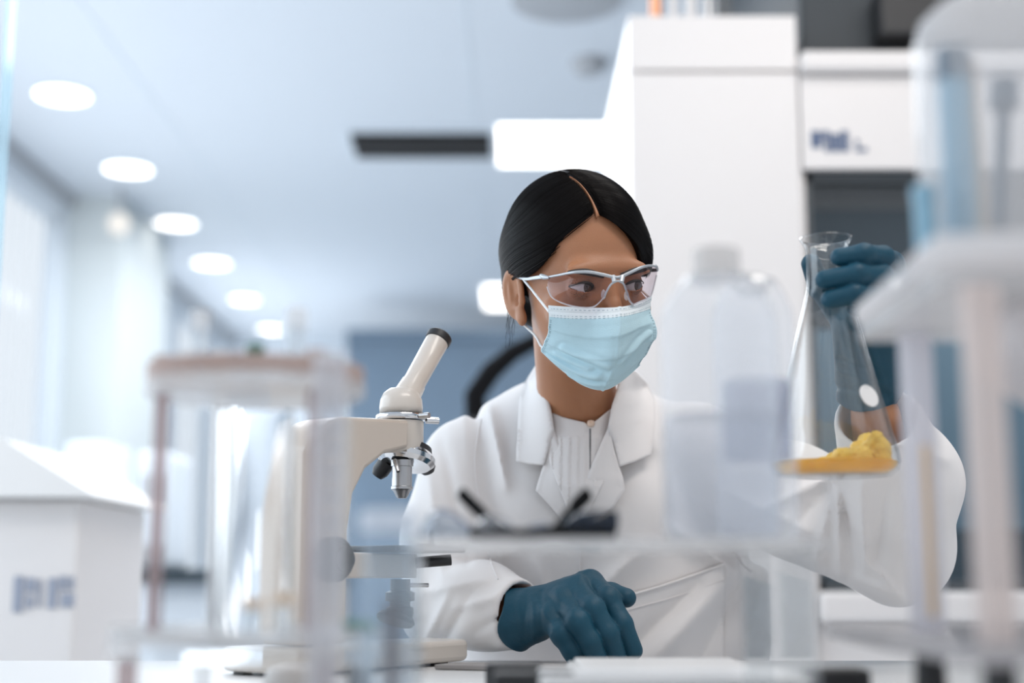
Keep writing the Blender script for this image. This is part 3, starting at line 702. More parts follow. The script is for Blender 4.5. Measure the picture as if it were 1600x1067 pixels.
def smoothpath(P, n=40):
    P = np.array(P, float); m = len(P); t = np.linspace(0, m - 1, n); i = np.minimum(t.astype(int), m - 2); f = (t - i)[:, None]; g = lambda k: P[np.clip(k, 0, m - 1)]
    p0, p1, p2, p3 = g(i - 1), g(i), g(i + 1), g(i + 2); return .5 * (2 * p1 + (p2 - p0) * f + (2 * p0 - 5 * p1 + 4 * p2 - p3) * f ** 2 + (3 * p1 - p0 - 3 * p2 + p3) * f ** 3)
MB().tube(smoothpath(ear_l), .0013, 8).build('ear_loop', M_elastic, mask)
ear_r = [at(1016, 466, 1.424), h2w((6.6, -2, -.6)), h2w((7.2, 1.2, .6)), h2w((7.0, 2.4, -1.5)), h2w((6.6, 1.0, -3.6)), h2w((6.4, -2, -4)), at(1018, 528, 1.426)]
MB().tube(smoothpath(ear_r), .0013, 8).build('ear_loop', M_elastic, mask)

# safety glasses worn --------------------------------------------------
sg = thing('safety_glasses', None, None, (0, 0, 0)); sg.parent = WR; sg.location = -np.array(WR.location)
sg['label'] = 'silver-framed clear wraparound safety glasses on her face'
def gp(px, py, y): return at(px, py, y)
brow = [gp(856, 433, 1.396), gp(872, 430, 1.384), gp(897, 425.5, 1.366), gp(920, 425, 1.362), gp(942, 429, 1.364), gp(965, 433.5, 1.367), gp(982, 427, 1.369), gp(1000, 418.5, 1.378), gp(1014, 415, 1.394), gp(1025, 416, 1.412)]
MB().tube(smoothpath(brow, 60), [.0011 + .0006 * math.sin(PI * k / 59) for k in range(60)], 10).build('brow_bar', M_frame, sg)
nose = [gp(944, 465, 1.374), gp(948, 455, 1.370), gp(955, 444, 1.366), gp(965, 439, 1.364), gp(974, 443, 1.366), gp(979, 455, 1.371), gp(984, 470, 1.377), gp(990, 476, 1.381)]
MB().tube(smoothpath(nose, 40), .0011, 8).build('nose_bridge', M_frame, sg)
MB().tube([gp(958, 431, 1.367), gp(960, 441, 1.365)], .0024, 8).build('bridge_block', M_frame, sg)
MB().tube([gp(973, 431, 1.368), gp(971, 441, 1.365)], .0024, 8).build('bridge_block', M_frame, sg)
for c in ((943, 460, 1.382), (979, 462, 1.384)): MB().lathe([(.0005, -.005), (.0022, -.003), (.0025, 0), (.002, .003), (.0005, .005)], gp(*c), 12).build('nose_pad', clear('nose_pad_plastic', haze=.4), sg)
MB().tube([gp(845, 430, 1.404), gp(850, 433, 1.400), gp(858, 434, 1.394)], [.0018, .0028, .0014], 10).build('hinge', M_frame, sg)
MB().tube(smoothpath([gp(851, 432, 1.400), gp(835, 434, 1.414), gp(819, 435.5, 1.434), h2w((-7.2, 2.6, .6))], 16), [.0022 - .0009 * k / 15 for k in range(16)], 8, flat=.5).build('temple', M_frame, sg)
MB().tube(smoothpath([gp(1025, 416, 1.412), gp(1027, 419, 1.424), gp(1023, 422, 1.45), h2w((8.0, 2.4, .6))], 16), .002, 8, flat=.5).build('temple', M_frame, sg)
def lens(name, top, bot, n=28, nr=14):
    T = smoothpath([gp(*p) for p in top], n); B_ = smoothpath([gp(*p) for p in bot], n); g = []
    for k in range(nr):
        t = k / (nr - 1); row = T * (1 - t) + B_ * t; row[:, 1] -= .004 * math.sin(PI * t); g.append(row)
    o = MB().grid(np.array(g).tolist()).build(name, M_lens, sg, sharp=0); return o, T, B_
l1, T1, B1 = lens('lens', [(857, 434, 1.396), (872, 431, 1.384), (897, 427, 1.366), (920, 426.5, 1.362), (940, 430, 1.364), (956, 437, 1.366)],
     [(855, 448, 1.397), (862, 464, 1.388), (880, 474, 1.378), (905, 480, 1.369), (928, 479, 1.367), (944, 464, 1.372)])
l2, T2, B2 = lens('lens', [(973, 437, 1.366), (985, 428, 1.369), (1000, 420, 1.378), (1013, 416.5, 1.393), (1024, 417.5, 1.411), (1027, 420, 1.421)],
     [(980, 462, 1.372), (988, 475, 1.378), (1000, 471, 1.386), (1012, 466, 1.398), (1019, 458, 1.412), (1026, 430, 1.420)])
M_edge = clear('lens_edge', haze=.55, hcol=(.85, .85, .88))
MB().tube(B1, .0008, 6).build('lens_rim', M_edge, l1); MB().tube(B2, .0008, 6).build('lens_rim', M_edge, l2)
# ------------------------------------------------------------------ lab coat, blouse, gloves
def torso(P):
    d = ell(P, at(900, 800, 1.68), (.158, .088, .165))
    d = smin(d, chain(P, [SR + [0, .01, .0], NB + [0, .035, -.015], SL + [0, .01, .0]], [.046, .060, .046], .03), .045)
    d = smin(d, ell(P, at(838, 800, 1.61), (.056, .05, .062)), .05); d = smin(d, ell(P, at(972, 795, 1.60), (.056, .05, .062)), .05)
    d = smin(d, ell(P, at(955, 985, 1.69), (.185, .105, .20)), .06)
    return smin(d, ell(P, (.09, 1.74, .70), (.20, .15, .20)), .06)
# folds given by the two photo points each one runs between: (x0, y0, x1, y1, width px, height m)
FOLD = [(765, 640, 790, 760, 9, .006), (742, 650, 752, 800, 9, -.006), (725, 655, 740, 860, 10, .005), (700, 690, 690, 850, 10, .004),
        (668, 760, 700, 830, 9, -.005), (760, 800, 770, 900, 8, .004), (1000, 600, 1020, 700, 8, .004),
        (1140, 900, 1020, 1030, 20, .008), (1090, 915, 960, 1040, 14, -.006), (1180, 860, 1090, 1040, 16, -.006), (1000, 860, 900, 960, 16, .005),
        (840, 880, 880, 1000, 12, .005), (1060, 830, 1160, 900, 12, .006), (1200, 880, 1160, 1040, 14, .006)]
FARM = [(660, 1010, 700, 930, 6, .004), (690, 1012, 735, 930, 7, -.004), (715, 950, 800, 925, 8, .004), (745, 985, 815, 950, 7, -.003),
        (780, 1010, 830, 990, 7, .003), (640, 930, 760, 905, 8, .004), (665, 700, 690, 900, 9, .004), (690, 680, 730, 880, 9, -.004)]
FARL = [(1180, 800, 1330, 730, 10, .007), (1210, 850, 1300, 760, 10, -.004), (1275, 880, 1300, 760, 9, .007), (1312, 900, 1308, 770, 7, .005), (1338, 890, 1318, 770, 9, -.004),
        (1352, 890, 1345, 760, 8, .006), (1370, 870, 1385, 760, 10, -.004), (1340, 905, 1400, 930, 8, .005), (1350, 875, 1410, 935, 5, .004), (1240, 900, 1330, 935, 10, .005),
        (1440, 800, 1488, 790, 9, -.002), (1420, 700, 1480, 720, 9, .004), (1420, 840, 1470, 860, 9, .005), (1140, 770, 1260, 830, 14, .006), (1120, 730, 1230, 700, 14, -.005)]
def folds(P, L):
    x, y = proj(P); s = 0
    for x0, y0, x1, y1, w, a in L:
        d, h = seg2d(x, y, (x0, y0), (x1, y1)); s = s + a * np.exp(-(np.abs(d) / w) ** 1.35) * 1.25 * np.sin(PI * np.clip(.12 + .76 * h, 0, 1)) ** .5
    return s
def wav(P):
    return .0018 * np.sin(P[..., 0] * 38 + 3 * np.sin(P[..., 2] * 17)) * np.sin(P[..., 2] * 23 + 2 * P[..., 1] * 20)
CE = at(815, 961, 1.490)                                                    # right cuff end
CL = at(1374, 664, 1.380)                                                   # left cuff end
def sleeve_r(P):
    d = chain(P, [SR, (SR + ER) / 2 + [-.006, 0, 0], ER + [.0, .0, .004]], [.048, .050, .045], .02)
    return smin(d, chain(P, [ER, (ER + CE) / 2 + [0, 0, .006], CE], [.044, .043, .037], .02), .015)
def sleeve_l(P):
    d = chain(P, [SL, (SL + EL) / 2 + [0, 0, -.006], EL], [.052, .060, .056], .02)
    return smin(d, chain(P, [EL, (EL + CL) / 2 + [.012, 0, .01], CL], [.055, .060, .043], .02), .02)
def coat_full(P):
    return smin(smin(torso(P), sleeve_r(P), .018), sleeve_l(P), .022)
VN = [(858, 560), (850, 600), (861, 640), (867, 672), (893, 750), (904, 800), (914, 752), (937, 700), (951, 668), (955, 640), (967, 590), (960, 560)]
def collar_post(P): return cone(P, NB + [0.004, .0, -.05], NB + [.006, -.02, .075], .066, .054)
def coat_sdf(P):
    t = torso(P) - 1.5 * folds(P, FOLD) - wav(P)
    r = sleeve_r(P) - folds(P, FARM) - wav(P); l = sleeve_l(P) - folds(P, FARL) - wav(P)
    # cuffs: cut the sleeve ends off square and hollow them
    ar = (CE - ER); ar = ar / np.linalg.norm(ar); r = smax(r, (P - CE) @ ar, .003); r = smax(r, -cone(P, CE - ar * .03, CE + ar * .03, .030, .034), .003)
    al = CL - EL; al = al / np.linalg.norm(al); l = smax(l, (P - CL) @ al - .012, .003); l = smax(l, -cone(P, CL - al * .03, CL + al * .04, .032, .040), .003)
    d = smin(smin(t, r, .010), l, .014)
    x, y = proj(P); v = np.maximum(poly2d(x, y, VN) * .0007, P[..., 1] - 1.66)
    d = smax(d, -np.maximum(v, -t - .016), .003)
    d = smax(d, -cone(P, NB + [0, 0, -.012], NB + [0, -.03, .10], .050, .062), .004)
    return smax(d, .58 - P[..., 2], .004)
coat = implicit('lab_coat', coat_sdf, (-.26, 1.20, .56), (.53, 1.97, 1.27), .0032, M_coat, WR, 1)
tag(coat, 'white cotton lab coat with notched lapels')
def support(P): return smin(torso(P) - folds(P, FOLD) * .5, collar_post(P), .018)
def blouse_f(P): return smin(torso(P) + .007, cone(P, NB + [0, .0, -.06], NB + [0, -.012, .022], .075, .055), .02)
def pl(P):
    x, y = proj(P); m = (y > 682) * ((x < 915) | (x > 927)); return blouse_f(P) - .0012 * m * (((x * .1 + 0.002 * y) % 1.35) / 1.35)
bl = drape('blouse', [(845, 640), (858, 643), (880, 652), (900, 657), (913, 660), (921, 667), (926, 661), (938, 652), (950, 642), (960, 635), (966, 660), (960, 720), (925, 790), (905, 830), (885, 790), (862, 730), (850, 690)], pl, M_blouse, WR, off=.001, thick=.0016, res=3.2, smooth_it=0)
tag(bl, 'white pleated blouse with small stand neckline')
P = march(blouse_f, [923.], [662.])[0]
MB().lathe([(.0005, -.004), (.0035, -.003), (.0045, 0), (.0035, .003), (.0005, .004)], P - [0, .003, 0], 20).build('button', M_pearl, bl)
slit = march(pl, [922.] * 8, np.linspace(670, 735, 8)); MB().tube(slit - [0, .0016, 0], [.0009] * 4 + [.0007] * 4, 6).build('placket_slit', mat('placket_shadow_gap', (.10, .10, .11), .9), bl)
def cpiece(name, poly, off, th=.0022, f=support, par=coat, sm=6): return drape(name, poly, f, M_coat, par, off=off, thick=th, res=8, smooth_it=sm)
cpiece('lapel', [(865, 668), (872, 690), (881, 716), (889, 740), (894, 754), (899, 775), (905, 815), (903, 850), (896, 840), (873, 806), (855, 785), (837, 766), (842, 748), (850, 724), (857, 700)], .008)
cpiece('lapel', [(951, 666), (944, 682), (936, 700), (925, 725), (915, 752), (909, 775), (905, 815), (906, 850), (916, 845), (940, 808), (957, 795), (977, 765), (973, 745), (967, 727), (959, 700)], .010)
cpiece('collar', [(844, 561), (847, 580), (850, 598), (855, 618), (861, 640), (866, 671), (860, 690), (850, 727), (828, 725), (807, 721), (807, 700), (809, 670), (812, 620), (818, 602), (830, 582)], .014)
cpiece('collar', [(968, 588), (964, 610), (956, 634), (950, 668), (958, 690), (968, 729), (990, 722), (1017, 711), (1021, 690), (1024, 650), (1022, 622), (1010, 598), (992, 580), (980, 576)], .014)
# the collar round the back of the neck
def ring_sdf(P):
    d = np.abs(cone(P, NB + [0.004, .0, -.05], NB + [.006, -.012, .070], .068, .058) - .003) - .0018
    top = (P[..., 2] - (NB[2] + .035)) + (1.60 - P[..., 1]) * .10
    return smax(smax(d, 1.585 - P[..., 1], .002), np.maximum(top, NB[2] - .06 - P[..., 2]), .002)
implicit('collar_back', ring_sdf, NB - [.12, .12, .12], NB + [.12, .14, .14], .0016, M_coat, coat, 1)
# front edge, chest-to-hip pocket, seams
cpiece('pocket', [(962, 935), (990, 926), (1030, 915), (1075, 900), (1110, 887), (1131, 880), (1133, 900), (1132, 940), (1131, 1000), (1130, 1060), (1050, 1062), (990, 1062), (965, 1000)], .004, .0026, f=lambda P: coat_sdf(P), sm=2)
def piping(name, pts, f, r=.0007, off=.001, mt=None):
    pts = np.array(pts, float); q = smoothpath(np.c_[pts, np.zeros(len(pts))], 30)[:, :2]; P = march(f, q[:, 0], q[:, 1]); P[:, 1] -= off
    return MB().tube(P, r, 6).build(name, mt or M_coat, coat)
piping('pocket_edge', [(962, 936), (1030, 916), (1075, 901), (1131, 881)], coat_sdf, .0011, .0065)
piping('pocket_hem_stitch', [(972, 955), (1040, 936), (1090, 920), (1130, 906)], coat_sdf, .0005, .0058)
piping('front_seam', [(1145, 852), (1160, 880), (1175, 893)], coat_sdf, .0009, .002)
piping('armhole_seam', [(752, 655), (742, 720), (752, 800), (765, 870), (778, 905)], coat_sdf, .0008, .001)
piping('front_edge', [(905, 850), (906, 880), (907, 960), (908, 1040)], coat_sdf, .001, .001)

# gloves -------------------------------------------------------------
def finger(P, pts, r, k=.004): return chain(P, pts, r, k)
# her right hand, fingertips resting on the bench
rW = at(828, 962, 1.478); 
RF = [ # knuckle, middle joint, end joint, tip  (little, ring, middle, fore)
    [at(862, 965, 1.440), at(880, 992, 1.418), at(893, 1014, 1.416), at(903, 1036, 1.418)],
    [at(880, 940, 1.448), at(903, 972, 1.410), at(922, 1003, 1.408), at(935, 1034, 1.414)],
    [at(902, 922, 1.460), at(926, 952, 1.420), at(950, 990, 1.416), at(964, 1030, 1.424)],
    [at(922, 912, 1.476), at(950, 936, 1.438), at(972, 975, 1.428), at(989, 1016, 1.432)]]
RT = [at(885, 945, 1.500), at(925, 925, 1.485), at(955, 928, 1.462), at(979, 934, 1.450)]
def glove_r(P):
    d = None
    for k, f in enumerate(RF):
        e = finger(P, f, [(.0118, .0108, .0100, .0092), (.0124, .0116, .0108, .0098), (.0128, .0120, .0110, .0100), (.0124, .0116, .0106, .0098)][k])
        e = smin(e, sph(P, f[1] + [0, 0, .0], .0108), .006); d = e if d is None else smin(d, e, .0008)
    th = finger(P, RT, (.017, .0135, .0112, .0098)); d = smin(d, th, .003)
    palm = None
    for k in range(4):
        e = cone(P, rW + [0, (.012 - .008 * k) * -1, (k - 1.5) * .004], RF[k][0], .019, .0145); palm = e if palm is None else smin(palm, e, .010)
    palm = smin(palm, cone(P, rW, RT[0], .022, .016), .01); palm = smin(palm, sph(P, at(880, 950, 1.47), .022), .012)
    d = smin(d, palm, .006)
    ce = at(806, 968, 1.487)
    d = smin(d, cone(P, rW, ce, .0255, .033), .012)
    ax = ce - rW; ax = ax / np.linalg.norm(ax)
    # creases on the back of the hand and rings of wrinkles at the wrist
    x, y = proj(P); w = 0
    for x0, y0, x1, y1, ww, a in [(905, 893, 915, 915, 4, .002), (884, 905, 902, 935, 5, .002), (850, 925, 880, 950, 5, -.0022), (838, 940, 862, 975, 4, .002), (846, 925, 846, 990, 3.5, -.0022), (832, 930, 834, 1000, 4, .0022), (905, 900, 895, 960, 5, .0016), (870, 915, 872, 955, 5, .0016), (862, 985, 850, 1010, 4, .002), (822, 925, 818, 1000, 4, -.002)]:
        dd, h = seg2d(x, y, (x0, y0), (x1, y1)); w = w + a * np.exp(-(dd / ww) ** 2)
    d = d - w * .42
    d = smax(d, (P - ce) @ ax - .001 - .006 * np.sin(P[..., 2] * 90), .0015)
    return smax(d, -cone(P, ce - ax * .012, ce + ax * .03, .026, .036), .0015)
gr = implicit('glove', glove_r, at(860, 960, 1.455) - [.066, .08, .08], at(860, 960, 1.455) + [.115, .08, .07], .0013, M_glove, WR, 1)
tag(gr, 'blue nitrile glove on her right hand, fingertips on the bench')

FY = 1.28                                                                     # distance of the flask axis
FX = at(1304, 746, FY)                                                       # flask foot centre
# her left hand round the flask neck
LF = [[at(1393, 412, 1.306), at(1380, 401, 1.262), at(1350, 397, 1.246), at(1312, 402, 1.250)],
      [at(1394, 441, 1.308), at(1378, 430, 1.258), at(1340, 428, 1.243), at(1288, 437, 1.250)],
      [at(1391, 471, 1.312), at(1372, 460, 1.260), at(1336, 459, 1.243), at(1297, 468, 1.250)],
      [at(1390, 496, 1.318), at(1382, 489, 1.272), at(1362, 484, 1.254), at(1337, 482, 1.252)]]
LT = [at(1345, 520, 1.342), at(1310, 480, 1.340), at(1281, 448, 1.325), at(1267, 412, 1.306)]
lW = at(1362, 585, 1.370)
def glove_l(P):
    d = None
    for k, f in enumerate(LF):
        e = finger(P, f, [(.0102, .0096, .0093, .0085), (.0102, .0098, .0094, .0086), (.0100, .0096, .0092, .0086), (.0095, .0088, .0082, .0076)][k]); d = e if d is None else smin(d, e, .0005)
    palm = None
    for k in range(4):
        e = cone(P, lW + [(.014 - .006 * k), 0, 0], LF[k][0] + [0, .008, 0], .021, .0150); palm = e if palm is None else smin(palm, e, .010)
    palm = smin(palm, cone(P, at(1334, 512, 1.335), lW + [-.006, 0, 0], .021, .029), .012)
    d = smin(d, palm, .006); d = smin(d, chain(P, LT, (.019, .0145, .0112, .0092)), .006)
    ce = at(1352, 632, 1.382); d = smin(d, cone(P, lW, ce, .0265, .0285), .012); d = smin(d, cone(P, lW, LT[0], .024, .018), .012)
    x, y = proj(P); w = 0
    for x0, y0, x1, y1, ww, a in [(1310, 500, 1345, 600, 6, .0015), (1330, 500, 1360, 590, 5, -.0015), (1350, 510, 1380, 600, 6, .0015), (1310, 580, 1370, 600, 5, .0018), (1305, 605, 1385, 615, 5, -.002), (1310, 560, 1350, 575, 4, -.0015)]:
        dd, h = seg2d(x, y, (x0, y0), (x1, y1)); w = w + a * np.exp(-(dd / ww) ** 2)
    d = d - w; ax = ce - lW; ax = ax / np.linalg.norm(ax); d = smax(d, (P - ce) @ ax - .003 * np.sin(P[..., 0] * 120), .0015)
    return smax(d, -cone(P, ce - ax * .012, ce + ax * .03, .023, .030), .0015)
gl_ = implicit('glove', glove_l, at(1340, 500, 1.32) - [.075, .11, .105], at(1340, 500, 1.32) + [.075, .10, .095], .0013, M_glove, WR, 1)
tag(gl_, 'blue nitrile glove on her left hand, wrapped round the flask neck')

# the stool she sits on
t = thing('lab_stool', 'round grey lab stool under the woman', 'stool', (.075, 1.78, 0))
MB().lathe([(.001, .51), (.17, .51), (.19, .525), (.19, .55), (.17, .562), (.001, .565)], (.075, 1.78, 0), 40).build('seat', M_grey, t)
MB().cyl((.075, 1.78, .07), (.075, 1.78, .51), .025).build('column', M_chrome, t)
for k in range(5):
    a = 2 * PI * k / 5; MB().tube([(.075, 1.78, .075), (.075 + .25 * math.cos(a), 1.78 + .25 * math.sin(a), .02)], [.022, .014], 10).build('leg', M_black, t)

# ------------------------------------------------------------------ the bench
t = thing('laboratory_bench', 'white laboratory bench the woman leans over', 'bench', (0, .9, 0))
MB().box((-1.6, .25, .86), (1.3, 1.52, .90)).build('worktop', M_bench, t, bev=.003)
MB().box((-1.55, .30, 0), (-.95, 1.3, .86)).build('cabinet', M_white, t); MB().box((.75, .30, 0), (1.25, 1.3, .86)).build('cabinet', M_white, t)
MB().box((-.95, 1.26, .45), (.75, 1.28, .86)).build('modesty_panel', M_white, t)
# ------------------------------------------------------------------ flask in her hand
M_flask = clear('borosilicate_glass', (.985, .99, .99), ior=1.6, rough=.04)
M_solidglass = glass('solid_glass')
t = thing('erlenmeyer_flask', 'glass conical flask with yellow contents held up in her left hand', 'flask', tuple(FX))
Dk = FY / 2222 * 1.0
RB = .0585; RN = .0185; HT = at(1304, 372, FY)[2] - FX[2]
outer = [(0.0005, 0), (.030, .0), (.050, .001), (.0565, .006), (RB, .014), (.0575, .022), (.052, .042), (.0415, .085), (.0310, .128), (.0225, .160), (.0195, .172), (RN, .182), (RN, HT - .014), (.0195, HT - .008), (.0235, HT - .002), (.0240, HT)]
th = .0016
inner = [(.0225, HT), (.0180, HT - .008), (RN - th, HT - .014), (RN - th, .182), (.0179, .171), (.0209, .159), (.0294, .127), (.0399, .084), (.0504, .041), (.0559, .0215), (RB - th, .014), (.0548, .0072), (.0488, .0026), (.030, .0018), (.0005, .0018)]
MB().lathe(outer + inner, FX, 96).build('glass_body', M_flask, t, sharp=0)
M_liq = clear('amber_liquid', (1.0, .80, .34), haze=.40, hcol=(.98, .66, .12), ior=1.34)
M_clump = mat('yellow_culture', (.90, .50, .05), .55, bump=.6, bscale=500, var=.30, vscale=70, sub=.1)
MB().lathe([(.0005, .0025), (.046, .0032), (.0535, .0085), (.0560, .0125), (.0552, .0135), (.0005, .0132)], FX, 72).build('liquid', M_liq, t, sharp=50)
def clump(P):
    q = P - FX; d = None; rg = np.random.default_rng(3)
    for k in range(64):
        u = rg.uniform(0, 1); x = -.044 + .088 * u; y = rg.uniform(-.036, .036) * (1 - .3 * u); r = rg.uniform(.0045, .0085)
        h = .006 + .010 * min(1, u * 2.2) + .036 * max(0, u - .45) ** 1.1 * rg.uniform(.6, 1.2)
        x = min(x, .040)
        for zz in np.arange(.010, h + .001, .008):
            e = sph(q, (x * (1 - .15 * (zz > .03)), y, zz), r); d = e if d is None else smin(d, e, .004)
    s = .0012 * np.sin(q[..., 0] * 700) * np.sin(q[..., 1] * 640) * np.sin(q[..., 2] * 700); d = d + s
    rr = np.hypot(q[..., 0], q[..., 1]); lim = np.interp(q[..., 2], [0, .014, .022, .042, .085], [.05, .0555, .0545, .049, .0385])
    return smax(smax(d, rr - lim, .002), .0035 - q[..., 2], .001)
implicit('yellow_clump', clump, FX - [.062, .062, .002], FX + [.062, .062, .07], .0014, M_clump, t, 1)
c = FX + np.array([.024, -.0385, .069]); MB().lathe([(.0005, 0), (.0105, 0), (.0105, .0006), (.0005, .0006)], c, 32, axis=(.5, -.80, .32)).build('marking_spot', mat('white_enamel', (.82, .80, .78), .5), t)

# ------------------------------------------------------------------ microscope
MX, MY, MZ = -.191, 1.33, .9
t = thing('microscope', 'beige monocular microscope beside her right arm', 'microscope', (MX, MY, MZ))
M_beige = mat('beige_enamel', (.58, .50, .43), .4, coat=.3)
M_beige2 = mat('pale_beige_enamel', (.66, .60, .54), .35, coat=.4)
A = math.radians(52); RM = Matrix.Rotation(A, 3, 'Z')
def mloc(b):
    b.v = [tuple(RM @ Vector(v) + Vector((MX, MY, 0))) for v in b.v]; return b
arm = [(-.028, .925), (-.028, 1.098), (-.022, 1.110), (.004, 1.130), (.020, 1.135), (.112, 1.140), (.112, 1.112), (.078, 1.104), (.052, 1.088), (.036, 1.064), (.030, 1.030), (.030, .925)]
mloc(MB().prism(arm, -.026, .026)).build('arm', M_beige, t, bev=.004)
base = MB(); base.prism([(-.065, -.030), (-.055, -.048), (.02, -.050), (.188, -.036), (.204, -.026), (.204, .026), (.188, .036), (.02, .050), (-.055, .048), (-.065, .030)], .903, .924, 'z'); mloc(base).build('base', M_beige2, t, bev=.005)
for x, y in ((-.045, -.03), (-.045, .03), (.165, -.022), (.165, .022)): mloc(MB().box((x - .006, y - .006, .9), (x + .006, y + .006, .9028))).build('rubber_foot', M_black, t)
mloc(MB().lathe([(.0005, 1.108), (.021, 1.108), (.023, 1.112), (.023, 1.141), (.0005, 1.142)], (.128, 0, 0), 40)).build('head_block', M_beige2, t)
mloc(MB().lathe([(.0005, 1.142), (.0245, 1.142), (.0255, 1.1435), (.0255, 1.1465), (.0245, 1.148), (.0005, 1.148)], (.128, 0, 0), 40)).build('clamp_ring', M_chrome, t)
mloc(MB().cyl((.128, -.0255, 1.145), (.130, -.036, 1.145), .003)).build('clamp_screw', M_chrome, t)
mloc(MB().cyl((.148, -.016, 1.143), (.160, -.022, 1.143), .0035)).build('clamp_screw', M_chrome, t)
mloc(MB().lathe([(.0215, 1.1485), (.0220, 1.155), (.0212, 1.163), (.018, 1.170), (.012, 1.1745), (.0005, 1.1765)], (.128, 0, 0), 40)).build('prism_housing', M_beige2, t, sharp=0)
td = Vector((.054, -.004, .078)).normalized(); a0 = Vector((.129, 0, 1.158)); L0 = .086
mloc(MB().tube([a0, a0 + td * .028, a0 + td * .029, a0 + td * L0], [.0152, .0128, .0118, .0124], 36)).build('eyepiece_tube', M_beige2, t, sharp=50)
ec = mloc(MB().lathe([(.0118, 0), (.0134, .0005), (.0137, .003), (.0137, .0075), (.0120, .0095), (.0105, .0095), (.0100, .0070), (.0005, .0068)], a0 + td * L0, 36, axis=td)).build('eyepiece', M_black, t)
mloc(MB().lathe([(.0005, .0072), (.0096, .0072), (.0096, .0078), (.0005, .0084)], a0 + td * L0, 28, axis=td)).build('ocular_lens', glass('ocular_glass'), ec)
na = Vector((-.30, -.06, -1)).normalized(); nc = Vector((.138, 0, 1.107))
mloc(MB().lathe([(.0005, -.006), (.024, -.005), (.0275, -.001), (.029, .001), (.029, .006), (.025, .010), (.0005, .012)], nc, 48, axis=na)).build('nosepiece', M_chrome, t)
mloc(MB().lathe([(.0005, -.010), (.0235, -.010), (.0245, -.006), (.0245, -.004), (.0005, -.003)], nc, 40, axis=na)).build('nosepiece_collar', M_black, t)
for px_, (ox, oy, al, prof) in enumerate([(.124, -.006, (0, 0, -1), [(.0005, 0), (.0112, 0), (.0112, .006), (.0100, .0065), (.0100, .0260), (.0108, .0265), (.0108, .0290), (.0085, .0310), (.0060, .0360), (.0045, .0380), (.0005, .038)]), (.166, .004, (.55, 0, -.84), [(.0005, 0), (.0088, 0), (.0088, .014), (.006, .018), (.0005, .018)]), (.130, .02, (-.2, .6, -.8), [(.0005, 0), (.0088, 0), (.0088, .012), (.006, .018), (.0005, .018)])]):
    mloc(MB().lathe(prof, (ox, oy, 1.1015 + (.006 if px_ == 1 else 0)), 32, axis=al)).build('objective', M_steel if px_ == 0 else M_black, t, sharp=25)
mloc(MB().tube([(.104, -.014, 1.100), (.101, -.022, 1.088)], [.0022, .0018], 8)).build('stop_lever', M_chrome, t)
mloc(MB().box((.074, -.045, 1.010), (.178, .045, 1.016))).build('stage', M_black, t, bev=.002)
mloc(MB().cyl((.130, -.040, 1.016), (.130, -.040, 1.031), .003)).build('stage_clip_post', M_steel, t)
mloc(MB().box((.112, -.043, 1.0165), (.134, -.037, 1.0185))).build('stage_clip', M_steel, t)
mloc(MB().box((.0305, -.014, .985), (.140, .014, 1.009))).build('stage_bracket', M_beige, t, bev=.002)
cn = MB(); cn.lathe([(.0005, .945), (.012, .945), (.0135, .950), (.0135, .956), (.010, .958), (.010, .962), (.0145, .963), (.0145, .971), (.010, .973), (.010, .984), (.0005, .984)], (.130, 0, 0), 32); mloc(cn).build('condenser', M_black, t, sharp=25)
mloc(MB().cyl((.139, -.004, .978), (.158, -.012, .978), .0022)).build('condenser_lever', M_steel, t)
mloc(MB().cyl((.138, -.012, 1.000), (.165, -.036, 1.003), .0055)).build('stage_knob', M_black, t)
mr = MB().lathe([(.0005, -.003), (.018, -.003), (.0195, 0), (.018, .003), (.0005, .003)], (.124, 0, .945), 32, axis=(.4, 0, 1)); mloc(mr).build('mirror', M_black, t)
for s in (-1, 1):
    k = mloc(MB().lathe([(.0005, .0265), (.019, .0265), (.0205, .028), (.0205, .038), (.019, .040), (.012, .0405), (.011, .049), (.0005, .049)], (.004, 0, 1.002), 36, axis=(0, s, 0))).build('focus_knob', M_black, t, sharp=30)
mloc(MB().box((.0305, -.012, .93), (.033, .012, .984))).build('rack_slide', M_copper, t)

# ------------------------------------------------------------------ clear riser shelf, with bottles and spare glasses
M_acr = clear('clear_acrylic', (.96, .975, .98), haze=.12, hcol=(.93, .93, .94), gl=.6)
M_acr2 = clear('milky_acrylic', (.95, .96, .97), haze=.42, hcol=(.93, .91, .90))
M_acrl = clear('clear_acrylic_light', (.98, .985, .99), haze=.05)
SZ = 1.008
sx0 = at(640, 850, .86)[0]; sx1 = at(1262, 850, .86)[0]
t = thing('acrylic_riser', 'clear acrylic riser shelf in front of the woman, carrying bottles and spare glasses', 'shelf', ((sx0 + sx1) / 2, .9, .9))
MB().box((sx0, .80, SZ - .006), (sx1, 1.0, SZ)).build('shelf_plate', clear('frosted_acrylic', (.95, .96, .97), haze=.34, hcol=(.93, .91, .90)), t, bev=.001)
for xx in (sx0 + .004, at(1190, 900, .86)[0], sx1 - .005):
    MB().box((xx - .0015, .82, .9), (xx + .0015, .925, SZ - .0062)).build('side_panel', M_acr, t, bev=.001)
M_bot = clear('clear_bottle_plastic', (.98, .985, .99), haze=.22, hcol=(.90, .92, .96), ior=1.25, gl=.5)
